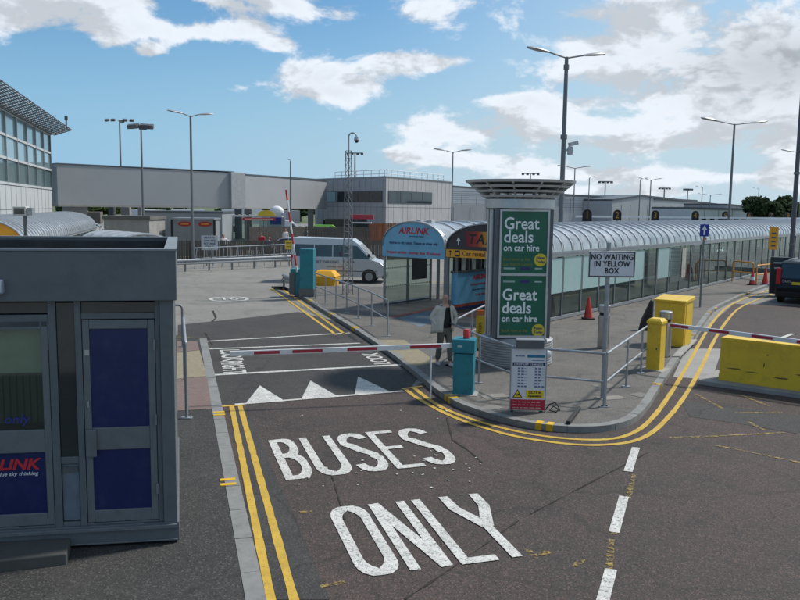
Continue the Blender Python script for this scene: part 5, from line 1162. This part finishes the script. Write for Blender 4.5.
# lattice camera tower
tw_=thing('lattice_tower','slender steel lattice tower with a hooked camera arm standing behind the railings','tower',(-2.32,35.4,.0))
hs=.26; ht=6.4
m=MB(); cs_=[(hs*math.cos(a),hs*math.sin(a)) for a in (R(90),R(210),R(330))]
for x,y in cs_: m.tube((x,y,0),(x*.55,y*.55,ht),.022,8)
m.build('legs',galvd,tw_,True)
m=MB()
for i in range(20):
    z0=i*.32; z1_=z0+.32; k0=1-.45*z0/ht; k1=1-.45*z1_/ht
    for j in range(3):
        a=cs_[j];b=cs_[(j+1)%3]
        m.tube((a[0]*k0,a[1]*k0,z0),(b[0]*k1,b[1]*k1,z1_),.009,6); m.tube((a[0]*k1,a[1]*k1,z1_),(b[0]*k1,b[1]*k1,z1_),.008,6)
m.build('lattice',galvd,tw_)
MB().pipe([(0,0,6.2),(0,0,7.0)]+[(.17-.17*math.cos(PI*i/8),0,7.0+.17*math.sin(PI*i/8)) for i in range(1,9)],.032).build('hooked_arm',galv,tw_,True)
MB().lathe([(.02,.12),(.1,.1),(.12,-.02)],(.34,0,6.88),16).build('camera_housing',mat('camera_housing',()),tw_,True); MB().ico((.34,0,6.84),.1,2).build('camera_dome',blackl,tw_,True)
MB().bx(-.3,.3,-.3,.3,0,.08).build('base',conc,tw_)
MB().bx(-.02,.36,-.06,.06,2.0,2.42).build('control_box',mat('camera_housing',()),tw_) if 0 else None
# ================================================================== BAY NUMBER SIGNS
for i,(u,Y) in enumerate(((587,47),(617,53),(655,57),(695,63),(725,68),(749,80),(771,86),(788,92))):
    p=D2(u,221,Y); w=.36+.0*i
    words=['nearest','second nearest','third','fourth','fifth','sixth','seventh','farthest']
    t=thing('bay_number_sign','black round-topped sign with a yellow %d, %s of the row behind the walkway'%(i+1,words[i]),'sign',(p[0],p[1],0),R(-15),'numbered bay signs behind the walkway')
    ww=.27; z0=3.32; pl=MB().extr([(-ww,-.05,z0),(ww,-.05,z0),(ww,-.05,z0+.42)]+[(ww*math.cos(PI*k/10),-.05,z0+.42+.28*math.sin(PI*k/10)) for k in range(1,10)]+[(-ww,-.05,z0+.42)],(0,.1,0)).build('sign_plate',blackl,t)
    MB().tube((0,.05,0),(0,.05,z0+.2),.05,8).build('post',galvd,t); text(pl,str(i+1),.62,mat('dull_amber_lettering',(.5,.25,.02),.5),(0,-.056,z0+.33),bold=.002,sx=.8)
# white rail / buses seen over the walkway
tag(MB().bx(0,.1,0,26,3.35,3.5).build('white_height_rail',whitep),'long white horizontal rail behind the walkway roof','rail') 
hr=[o for o in COL.objects if o.name.startswith('white_height_rail')][0]; hr.location=(D2(575,220,62)[0],62,0.05); hr.rotation_euler=(0,0,R(-68)); 
# ================================================================== VEHICLES
tyre=mat('tyre_rubber',(.02,.02,.02),.8,0,.1,8); rimm=mat('wheel_rim',(.3,.31,.32),.35,.6)
def wheel(t,x,y,r,w=.2):
    s=1 if y>0 else -1
    o=MB().tube((0,-w/2,0),(0,w/2,0),r,24).build('wheel',tyre,t,True,loc=(x,y,r)); 
    MB().tube((0,s*w/2,0),(0,s*(w/2+.01),0),r*.62,20).tube((0,s*(w/2+.01),0),(0,s*(w/2+.03),0),r*.2,12).build('rim',rimm,o,True)
def vehicle(name,label,cat,loc,rz,paint,spec,group=None,plate=None):
    """spec: L,W,H, belt height, side profile (x,z) of the lower body, greenhouse profile, wheels"""
    t=thing(name,label,cat,loc,rz,group); Wd=spec['W']/2; pf=spec['body']; 
    # lower body with rounded flanks: three sections across
    m=MB(); rings=[]
    for y,inset in ((-Wd,.06),(-Wd+.07,.0),(Wd-.07,.0),(Wd,.06)):
        cx=sum(p[0] for p in pf)/len(pf); cz_=sum(p[1] for p in pf)/len(pf)
        rings.append([(cx+(x-cx)*(1-inset*.35),y,cz_+(z-cz_)*(1-inset*.7)) for x,z in pf])
    m.loft(rings); m.build('body',paint,t,bevel=.02)
    gp=spec['cabin']; tum=spec.get('tumble',.14); zb=min(z for x,z in gp); zt=max(z for x,z in gp)
    m=MB(); ins=lambda z:Wd-.03-tum*(z-zb)/(zt-zb)
    m.loft([[(x,-ins(z),z) for x,z in gp],[(x,ins(z),z) for x,z in gp]]); m.build('cabin',paint,t,bevel=.03)
    for q_ in spec['win']:       # side windows as quads in x,z
        for s in (-1,1):
            m=MB(); m.extr([(x,s*(ins(z)+.002),z) for x,z in q_],(0,s*.01,0)); m.build('side_window',dgl,t)
    for (x0,z0),(x1,z1_),k in spec['screens']:
        d=Vector((z1_-z0,0,-(x1-x0))).normalized()*(.012); 
        if d.x*k<0: d=-d
        m=MB(); a,b=ins(z0)-.07,ins(z1_)-.06; pts=[(x0+d.x*.3,-a,z0+d.z*.3),(x0+d.x*.3,a,z0+d.z*.3),(x1+d.x*.3,b,z1_+d.z*.3),(x1+d.x*.3,-b,z1_+d.z*.3)]; m.extr(pts,d); m.build('windscreen' if k>0 else 'rear_window',dgl,t)
    for x in spec['wheels']:
        for s in (-1,1): wheel(t,x,s*(Wd-.1),spec.get('wr',.32))
        for s in (-1,1):
            r=spec.get('wr',.32); m=MB(); m.lathe([(r*1.2,0),(r*1.2,.012)],n=24); o=m.build('wheel_arch',blackrub,t); o.rotation_euler=(PI/2,0,0); o.location=(x,s*(Wd+.001)+.006,r*1.02)
    Lh=max(p[0] for p in pf); Ll_=min(p[0] for p in pf)
    for s in (-1,1):
        MB().bx(Ll_-.015,Ll_+.1,s*(Wd-.22),s*(Wd-.03),*spec['tail']).build('tail_light',mat('tail_light_red',(.45,.01,.02),.2),t,bevel=.01)
        MB().bx(Lh-.14,Lh+.01,s*(Wd-.38),s*(Wd-.08),*spec['headl']).build('headlight',mat('headlight_glass',(.6,.62,.65),.15,.3),t,bevel=.02)
        mx=spec['mirror']; MB().bx(mx[0]-.07,mx[0]+.07,s*(Wd+.0),s*(Wd+.2),mx[1]-.09,mx[1]+.09).build('wing_mirror',blackrub,t,bevel=.02)
    MB().bx(Ll_-.05,Ll_+.15,-Wd+.06,Wd-.06,.3,.55).build('rear_bumper',spec.get('bump',blackrub),t,bevel=.03); MB().bx(Lh-.15,Lh+.04,-Wd+.08,Wd-.08,.25,.5).build('front_bumper',spec.get('bump',blackrub),t,bevel=.03)
    MB().bx(Ll_-.062,Ll_-.05,-.26,.26,*spec.get('plate',(.75,.86))).build('rear_plate',yellowl,t)
    return t
CAR=dict(W=1.75,H=1.45,body=[(-2.1,.25),(2.1,.25),(2.15,.6),(2.0,.78),(1.0,.93),(-1.9,.97),(-2.12,.8)],cabin=[(-1.95,.93),(1.05,.9),(.35,1.4),(-.2,1.46),(-1.2,1.43),(-1.7,1.2)],win=[[(-.35,.97),(.8,.95),(.3,1.33),(-.3,1.37)],[(-1.5,.99),(-.42,.97),(-.38,1.37),(-1.15,1.35)]],screens=[((1.05,.92),(.38,1.38),1),((-1.93,1.0),(-1.3,1.38),-1)],wheels=(-1.3,1.3),wr=.31,tail=(.7,.9),headl=(.55,.72),mirror=(.7,1.0))
MPV=dict(W=1.9,H=1.9,body=[(-2.3,.28),(2.3,.28),(2.35,.7),(2.15,.95),(1.3,1.08),(-2.28,1.08),(-2.36,.7)],cabin=[(-2.28,1.05),(1.35,1.05),(.75,1.72),(.3,1.82),(-1.9,1.85),(-2.12,1.76)],win=[[(-.1,1.12),(1.1,1.1),(.7,1.62),(0,1.68)],[(-1.1,1.12),(-.2,1.12),(-.12,1.68),(-1.1,1.7)],[(-2.0,1.14),(-1.2,1.12),(-1.2,1.7),(-1.9,1.68)]],screens=[((1.35,1.08),(.78,1.7),1),((-2.27,1.12),(-2.13,1.74),-1)],wheels=(-1.4,1.45),wr=.34,tail=(.85,1.55),headl=(.65,.85),mirror=(.95,1.15),tumble=.16,plate=(.86,.98),bump=mat('gloss_black_paint',(.01,.01,.013),.3,0,.05,2,spec=.3))
BUS=dict(W=2.0,H=2.45,body=[(-2.7,.32),(2.45,.3),(2.62,.55),(2.6,.95),(2.35,1.15),(1.75,1.32),(-2.7,1.32)],cabin=[(-2.7,1.3),(1.95,1.26),(1.15,2.1),(.75,2.36),(-2.6,2.42),(-2.69,2.3)],win=[[(1.0,1.32),(1.78,1.3),(1.05,2.0),(.75,2.03),(.75,1.32)],[(-.3,1.4),(.62,1.4),(.62,2.02),(-.3,2.04)],[(-1.35,1.4),(-.36,1.4),(-.36,2.04),(-1.35,2.05)],[(-2.5,1.4),(-1.41,1.4),(-1.41,2.05),(-2.5,2.06)]],screens=[((1.93,1.32),(1.18,2.06),1),((-2.7,1.35),(-2.69,2.1),-1)],wheels=(-1.55,1.75),wr=.35,tail=(.9,1.5),headl=(.8,1.05),mirror=(1.75,1.5),tumble=.13,bump=mat('bumper_grey',(.08,.08,.085),.6))
VAN=dict(BUS); VAN['win']=[BUS['win'][0]]
silver=mat('silver_paint',(.5,.52,.54),.28,.35,.05,2); whitec=mat('white_car_paint',(.65,.66,.67),.3,0,.05,2); blackc=mat('gloss_black_paint',())
bs_=vehicle('minibus','silver high-roof minibus with dark side windows behind the coach stand','minibus',(-3.2,42.9,0),R(-4),silver,BUS)
bs_.scale=(.93,.95,.97); m=MB(); m.bx(-2.5,2.2,-1.008,-1.0,.62,.66); m.build('rubbing_strip',mat('bumper_grey',()),bs_)
text(bs_,'AIRPORT PARKING',.2,navyl,(-.9,-1.012,1.12),sx=1.1); text(bs_,'courtesy coach',.14,navyl,(-.2,-1.012,.88),sx=1.1)
MB().bx(.68,.7,-1.012,-.995,.5,2.1).build('door_seam',blackl,bs_); MB().bx(.5,.6,-1.03,-1.0,1.12,1.17).bx(.8,.9,-1.03,-1.0,1.12,1.17).build('door_handle',blackl,bs_)
Wd=W; rc=Vector((16.45,35.)); side=Vector((W.y,-W.x)); cpos=rc+side*.95+W*2.35
mp=vehicle('people_carrier','dark people carrier parked at the kerb at the right edge with a yellow plate','car',(cpos.x,cpos.y,0),PI/2-R(37.5),blackc,MPV)
MB().bx(-1.7,.2,-.62,-.57,1.88,1.92).bx(-1.7,.2,.57,.62,1.88,1.92).build('roof_rail',galv,mp)
text(mp,'TAXI',.16,mat('chrome_lettering',(.4,.4,.42),.3,.5),(-2.372,.5,.98),(PI/2,0,-PI/2))
def vc(u,v,Y,z=0): p=D2(u,v,Y); return (p[0],p[1],0)
vehicle('parked_car','pale silver car on the raised yard behind the two standing people','car',vc(287,240,66),R(172),silver,CAR)
vehicle('parked_van','white van parked beyond the bridge columns','van',vc(284,222,92),R(5),whitec,VAN)
cars=[(690,262,52,'dark car seen through the walkway glass behind the blue arrow sign',blackc),(722,256,58,'silver car seen through the walkway glass left of the orange hoop barriers',silver),(752,252,66,'dark car seen through the walkway glass behind the orange hoop barriers',blackc),(650,262,50,'black car behind the frosted walkway panels',blackc),(705,240,75,'white car farther beyond the walkway near the numbered bays',whitec)]
for u,v,Y,lb,pm in cars: vehicle('parked_car',lb,'car',vc(u,v,Y),R(60)+random.uniform(-.1,.1),pm,CAR,'cars parked beyond the walkway')
for i,(u,Y,pm,w_) in enumerate(((158,108,blackc,'black car leftmost of the distant row under the bridge'),(176,110,silver,'silver car in the distant row under the bridge'),(206,112,whitec,'white car in the distant row left of the bridge joint'),(226,114,blackc,'dark car in the distant row nearest the bridge joint'),(91,105,silver,'silver car in the distance beside the terminal corner'),(312,90,whitec,'white car half hidden by the office block corner'))):
    vehicle('parked_car',w_,'car',vc(u,222,Y),R(20*i),pm,CAR,'distant parked cars')
# ================================================================== PEOPLE FAR OFF
hairm=mat('dark_hair',(.02,.014,.01),.7); hr2=mat('brown_hair',(.08,.045,.02),.7)
p=vc(261.5,240,62); person('person in a red jacket standing behind the timber fence',(p[0],p[1],.15),R(-10),mat('red_jacket_cloth',(.4,.02,.04),.8),blk,hairm,step=.03,shoe=(.03,.03,.03))
p=vc(269,240,61.5); person('shorter person in a bright blue top beside the red jacket',(p[0],p[1],-.02),R(60),mat('blue_top_cloth',(.05,.12,.5),.8),blk,hr2,step=.03,shoe=(.03,.03,.03),h=.93)
p=vc(285.5,234,72); person('person in a white top with red trim behind the silver car',(p[0],p[1],.2),R(20),mat('white_top_cloth',(.6,.58,.58),.8),mat('red_jacket_cloth',()),hr2,step=.03,shoe=(.03,.03,.03))
p=vc(223.5,240,60); person('dark-haired person in a white top reaching sideways behind the fence near the hire office',(p[0],p[1],.05),R(30),mat('white_top_cloth',()),blk,hairm,{'l':[(.19,0,1.42),(.38,-.05,1.25),(.6,-.1,1.1)],'r':[(-.19,0,1.42),(-.25,.02,1.15),(-.24,-.1,.92)]},.1,(.03,.03,.03))
# ================================================================== ORANGE WORKS BARRIERS
orp=mat('orange_painted_tube',(.62,.27,.02),.45,0,.1,4)
def hoop(label,a,b,hh):
    t=thing('orange_hoop_barrier',label,'barrier',(a[0],a[1],.115),0,'orange tubular barriers'); d=Vector((b[0]-a[0],b[1]-a[1],0))
    MB().pipe(bend([(0,0,0),(0,0,hh),tuple(d+Vector((0,0,hh))),tuple(d)],.15),.035).build('frame',orp,t,True); MB().tube((0,0,hh*.5),d+Vector((0,0,hh*.5)),.03).build('middle_bar',orp,t,True)
hoop('nearer orange tubular hoop barrier beside the walkway wall',G(732,281.5,.115),G(752.5,284,.115),1.15)
hoop('farther orange tubular barrier behind the traffic cones',G(756,284,.115),G(777,281,.115),1.0)
p=G(756,279,.115); tag(MB().box((p[0],p[1],.62),(1.6,.25,.3),-.6).build('dark_barrier_board',mat('dark_green_grey_panel',())),'dark plastic board resting across the orange barriers','board')
p=D2(772,262,39); os2=thing('orange_post_sign','upright orange sign on a post beyond the orange barriers','sign',(p[0],p[1],.115),R(-20)); MB().bx(-.2,.2,-.04,.04,2.05,3.15).build('sign_plate',orange,os2); MB().tube((0,.06,0),(0,.06,2.2),.04,8).build('post',galvd,os2); m=MB(); [m.bx(-.1,.1,-.045,-.04,2.2+i*.2,2.28+i*.2) for i in range(4)]; m.build('wording',alud,os2)
p=D2(776,290,38); dk=thing('dark_ticket_machine','dark ticket machine with pale printed panels just behind the people carrier','machine',(p[0]+.1,p[1],.115),R(-20)); MB().bx(-.4,.4,-.2,.2,.0,1.75).build('body',mat('charcoal_machine',(.03,.035,.04),.4),dk,bevel=.02); MB().bx(-.28,.28,-.21,-.2,1.45,1.52).bx(-.25,.25,-.21,-.2,1.2,1.27).build('printed_panel',mat('pale_mark',()),dk)
# ================================================================== TREES
leafm={}
def leafmat(name,c):
    m=bpy.data.materials.new(name); m.use_nodes=True; nt=m.node_tree; N=nt.nodes; L=nt.links; b=N['Principled BSDF']; b.inputs['Roughness'].default_value=.85; b.inputs['Specular IOR Level'].default_value=.08
    oi=N.new('ShaderNodeNewGeometry'); r=N.new('ShaderNodeValToRGB'); r.color_ramp.elements[0].color=(c[0]*.6,c[1]*.6,c[2]*.6,1); r.color_ramp.elements[1].color=(c[0]*1.5,c[1]*1.4,c[2]*1.2,1)
    L.new(oi.outputs['Random Per Island'],r.inputs[0]); L.new(r.outputs[0],b.inputs['Base Color']); return m
lf1=leafmat('oak_leaves',(.026,.048,.019)); lf2=leafmat('pale_leaves',(.06,.09,.03)); bark=mat('bark',(.06,.05,.04),.9,0,.2,6,bump=.3)
def crown(mb,c,rx,rz_,n,s,nclump=26):
    cl=[]
    for i in range(nclump):
        while True:
            v=Vector((random.uniform(-1,1),random.uniform(-1,1),random.uniform(-.8,1)))
            if .35<v.length<1: break
        cl.append((Vector((v.x*rx*.82,v.y*rx*.82,v.z*rz_*.82)),random.uniform(.22,.4)))
    for i in range(n):
        cc,r=random.choice(cl); d=Vector((random.gauss(0,1),random.gauss(0,1),random.gauss(0,1))).normalized()*random.uniform(.6,1.05)*r
        p=Vector(c)+cc+Vector((d.x*rx,d.y*rx,d.z*rz_)); a=Vector((random.gauss(0,1),random.gauss(0,1),random.gauss(0,.6))).normalized()*s; b=a.orthogonal().normalized()*s*random.uniform(.5,.9)
        mb.bm.faces.new([mb.bm.verts.new(p+a),mb.bm.verts.new(p+b),mb.bm.verts.new(p-a),mb.bm.verts.new(p-b)])
def tree(label,u,Y,wpx,toppx,botpx,lm=lf1,n=5000):
    p=D2(u,210,Y); zt=zz(u,toppx,Y); zb=max(1.2,zz(u,botpx,Y)); rx=wpx/2/800*Y; t=thing('tree',label,'tree',(p[0],Y,0)); cz=(zt+zb)/2; rz_=(zt-zb)/2
    m=MB(); m.pipe([(0,0,0),(.1,0,zb*.6),(0,.1,cz)],[.4,.3,.15],8)
    for i in range(6):
        a=i*1.05; m.pipe([(0,0,zb*.7+i*.2),(math.cos(a)*rx*.35,math.sin(a)*rx*.35,cz-.2),(math.cos(a)*rx*.65,math.sin(a)*rx*.65,cz+rz_*.4)],[.16,.1,.04],6)
    m.build('trunk',bark,t,True); m=MB(); crown(m,(0,0,cz),rx,rz_,n,.28 if Y<200 else .4); m.build('crown',lm,t)
tree('large round dark green tree at the right beyond the white cabin',760,118,42,194,228)
tree('dark green tree overlapping the right side of the large round tree',781,122,40,196,228)
tree('low distant tree at the right edge beyond the two round trees',797,150,20,206,222,lf2,2500)
for i,(u,w_,tp,lb) in enumerate(((590,26,214,'green shrub tree behind the walkway under the first bay number'),(108,40,203,'distant tree visible under the bridge near the terminal'),(150,50,205,'distant tree behind the white sheds under the bridge'),(262,34,206,'tree showing under the bridge right of the joint columns'),(300,30,204.5,'tree showing beside the office block under the bridge'))):
    tree(lb,u,205+i*3,w_,tp,221,lf2 if i%2 else lf1,2500)
m=MB()
for k in range(11):
    for j in range(16): 
        x=-300+ (k*16+j)*4.2+random.uniform(-2,2); Y=330+random.uniform(-25,25); hh=random.uniform(3.2,6.5)
        crown(m,(x,Y,hh*.5),random.uniform(3,5),hh*.5,80,.9,6)
wd=m.build('distant_trees',lf1); wd['kind']='stuff'; tag(wd,'low dark line of distant trees along the horizon','trees')
hl=MB(); pts=[(-2400,1500,-2)]
n=60; top_=[(-2400+i*80,1900,6+10*math.sin(i*.35)+7*math.sin(i*.83+1)) for i in range(n+1)]
g0=[hl.bm.verts.new((x,y,-1)) for x,y,z in top_]; g1=[hl.bm.verts.new((x,y+60,z)) for x,y,z in top_]; g2=[hl.bm.verts.new((x,y+500,z*.6)) for x,y,z in top_]
for i in range(n): hl.bm.faces.new((g0[i],g0[i+1],g1[i+1],g1[i])); hl.bm.faces.new((g1[i],g1[i+1],g2[i+1],g2[i]))
struct(hl.build('hills',mat('hazy_hills',(.12,.16,.15),.95,0,.2,.01)))
# coarse grass verge behind the walkway (pale green seen through the glass)
struct(MB().prism([tuple(C0+NW*16+W*48),tuple(C0+NW*16+W*110),tuple(C0+NW*24+W*110),tuple(C0+NW*24+W*48)],-.02,.12).build('grass_verge',mat('verge_grass',(.1,.15,.05),.95,0,.3,1.5)))
# ================================================================== LIGHT AND SKY
SAZ=R(62); SEL=R(50)
sd_=bpy.data.lights.new('sun','SUN'); sd_.energy=SUNE if 'SUNE' in globals() else 3.0; sd_.angle=R(5); sd_.color=(1,.96,.9)
so_=bpy.data.objects.new('sun',sd_); COL.objects.link(so_)
dirn=Vector((math.sin(SAZ)*math.cos(SEL),math.cos(SAZ)*math.cos(SEL),math.sin(SEL)))
so_.rotation_euler=dirn.to_track_quat('Z','Y').to_euler()
w=bpy.data.worlds.new('World'); S.world=w; w.use_nodes=True; nt=w.node_tree; N=nt.nodes; L=nt.links
bg=N['Background']; sky=N.new('ShaderNodeTexSky'); sky.sky_type='NISHITA'; sky.sun_disc=False; sky.sun_elevation=SEL; sky.sun_rotation=SAZ; sky.altitude=50; sky.air_density=1.0; sky.dust_density=1.2; sky.ozone_density=1.5
tc=N.new('ShaderNodeTexCoord'); sp_=N.new('ShaderNodeSeparateXYZ'); L.new(tc.outputs['Generated'],sp_.inputs[0])
def M(op,a,b=None,c=None,clamp=False):
    n=N.new('ShaderNodeMath'); n.operation=op; n.use_clamp=clamp
    for i,x in enumerate((a,b,c)):
        if x is None: continue
        if isinstance(x,(int,float)): n.inputs[i].default_value=x
        else: L.new(x,n.inputs[i])
    return n.outputs[0]
X,Yy,Z=sp_.outputs; ys=M('MAXIMUM',Yy,.15); tu=M('DIVIDE',X,ys); tv=M('DIVIDE',Z,ys)
front=M('GREATER_THAN',Yy,.15)
def blob(u,v,ru,rv,amp):
    cu=(u-400)/800; cv=(208+.0126*(u-400)-v)/800
    a=M('DIVIDE',M('SUBTRACT',tu,cu),ru/800); b=M('DIVIDE',M('SUBTRACT',tv,cv),rv/800)
    e=M('POWER',2.718,M('MULTIPLY',M('ADD',M('MULTIPLY',a,a),M('MULTIPLY',b,b)),-1.))
    return M('MULTIPLY',e,amp)
cov=None
blobs=[(70,5,85,26,.62),(25,15,40,20,.5),(120,36,40,10,.4),(155,57,18,8,.4),(112,50,14,6,.25),(265,8,70,17,.45),(225,38,45,9,.42),(345,24,22,14,.25),(332,88,66,19,.5),(300,72,24,9,.2),(281,51,14,6,.42),(392,66,22,12,.3),(425,20,26,12,.25),(430,68,60,10,.3),
 (520,15,60,22,.2),(600,50,90,24,.3),(700,30,90,30,.3),(770,72,95,26,.42),(655,90,60,16,.25),(560,75,50,12,.2),(440,126,66,15,.46),(500,103,50,11,.25),(600,105,90,16,.24),(560,132,90,14,.26),(735,128,80,20,.4),(790,160,70,20,.3),(640,150,110,12,.22),(660,178,180,10,.34),(480,160,90,8,.3),(600,192,200,6,.3),(562,172,60,6,.22),(390,153,18,8,.3),(235,93,24,6,.2),(240,118,12,5,.2),(400,108,26,6,.2),
 (150,125,150,45,-.3),(60,110,80,60,-.25),(300,150,80,34,-.3),(460,92,70,7,-.16),(560,95,60,6,-.1),(390,112,40,8,-.2),(200,70,60,12,-.25),(375,45,40,9,-.2),(480,40,26,16,-.16),(660,125,60,8,-.16),(560,155,80,6,-.14),(700,160,60,7,-.1),(180,22,20,12,-.2)]
for b in blobs:
    e=blob(*b); cov=e if cov is None else M('ADD',cov,e)
cov=M('MINIMUM',M('MULTIPLY',cov,front),.34); side_=M('MULTIPLY',M('SUBTRACT',1,front),.06); cov=M('ADD',cov,side_)
def nvec(du=0,dv=0):
    q=N.new('ShaderNodeCombineXYZ')
    L.new(M('ADD',X,du),q.inputs[0]); L.new(Yy,q.inputs[1]); L.new(M('MULTIPLY',M('ADD',M('POWER',M('ADD',M('ABSOLUTE',Z),.004),.85),dv),1.75),q.inputs[2]); return q.outputs[0]
def ns_(vec,sc,det,ro):
    n=N.new('ShaderNodeTexNoise'); n.inputs['Scale'].default_value=sc; n.inputs['Detail'].default_value=det; n.inputs['Roughness'].default_value=ro; n.inputs['Distortion'].default_value=.25; L.new(vec,n.inputs['Vector']); return n.outputs['Fac']
def density(du,dv,det):
    v=nvec(du,dv); a=ns_(v,9.5,det,.62)
    return M('ADD',M('MULTIPLY',M('SUBTRACT',a,.5),1.55),cov)
dA=density(0,0,9); dB=density(.022,.03,4)
def MR(x,a,b,c=0.,d=1.,sm=True):
    r=N.new('ShaderNodeMapRange'); r.interpolation_type='SMOOTHSTEP' if sm else 'LINEAR'; r.inputs[1].default_value=a; r.inputs[2].default_value=b; r.inputs[3].default_value=c; r.inputs[4].default_value=d; L.new(x,r.inputs[0]); return r.outputs[0]
alpha=MR(dA,.06,.28)
lit=MR(M('SUBTRACT',dA,dB),-.16,.10,.0,1.)
thick=MR(dA,.3,.8,1.,.86)
dark=M('SUBTRACT',1,blob(770,70,95,34,.3))
val=M('MULTIPLY',M('MULTIPLY',M('ADD',M('MULTIPLY',lit,2.2),4.45),thick),dark)
cc=N.new('ShaderNodeCombineColor'); L.new(M('MULTIPLY',val,.94),cc.inputs[0]); L.new(val,cc.inputs[1]); L.new(M('MULTIPLY',val,1.08),cc.inputs[2])
# thin veil near the horizon
def cmix(fac,a,b,blend='MIX'):
    n=N.new('ShaderNodeMix'); n.data_type='RGBA'; n.blend_type=blend
    if isinstance(fac,(int,float)): n.inputs[0].default_value=fac
    else: L.new(fac,n.inputs[0])
    for i,q in ((6,a),(7,b)):
        if isinstance(q,tuple): n.inputs[i].default_value=(*q,1)
        else: L.new(q,n.inputs[i])
    return n.outputs[2]
base=cmix(1.,sky.outputs[0],(.50,.77,.90),'MULTIPLY')
veil=cmix(MR(tu,-.5,.35),(2.3,4.0,5.7),(3.9,4.9,5.6))
base=cmix(MR(Z,-.02,.26,.97,0.,),base,veil)
base=cmix(M('MULTIPLY',MR(tu,-.1,.3),.5),base,(3.9,5.0,5.8))
mx=N.new('ShaderNodeMix'); mx.data_type='RGBA'; L.new(M('MULTIPLY',alpha,.96),mx.inputs[0]); L.new(base,mx.inputs[6]); L.new(cc.outputs[0],mx.inputs[7])
L.new(mx.outputs[2],bg.inputs[0]); bg.inputs[1].default_value=.1
w.cycles.sampling_method='MANUAL'; w.cycles.sample_map_resolution=512
S.render.engine='CYCLES'; S.view_settings.view_transform='Standard'; S.view_settings.look='None'; S.view_settings.exposure=.48; S.view_settings.gamma=1
try: S.view_settings.use_curve_mapping=False
except Exception: pass
S.cycles.max_bounces=6; S.cycles.transparent_max_bounces=12; S.cycles.diffuse_bounces=2; S.cycles.glossy_bounces=3; S.cycles.sample_clamp_indirect=4
S.render.resolution_x=1024; S.render.resolution_y=768
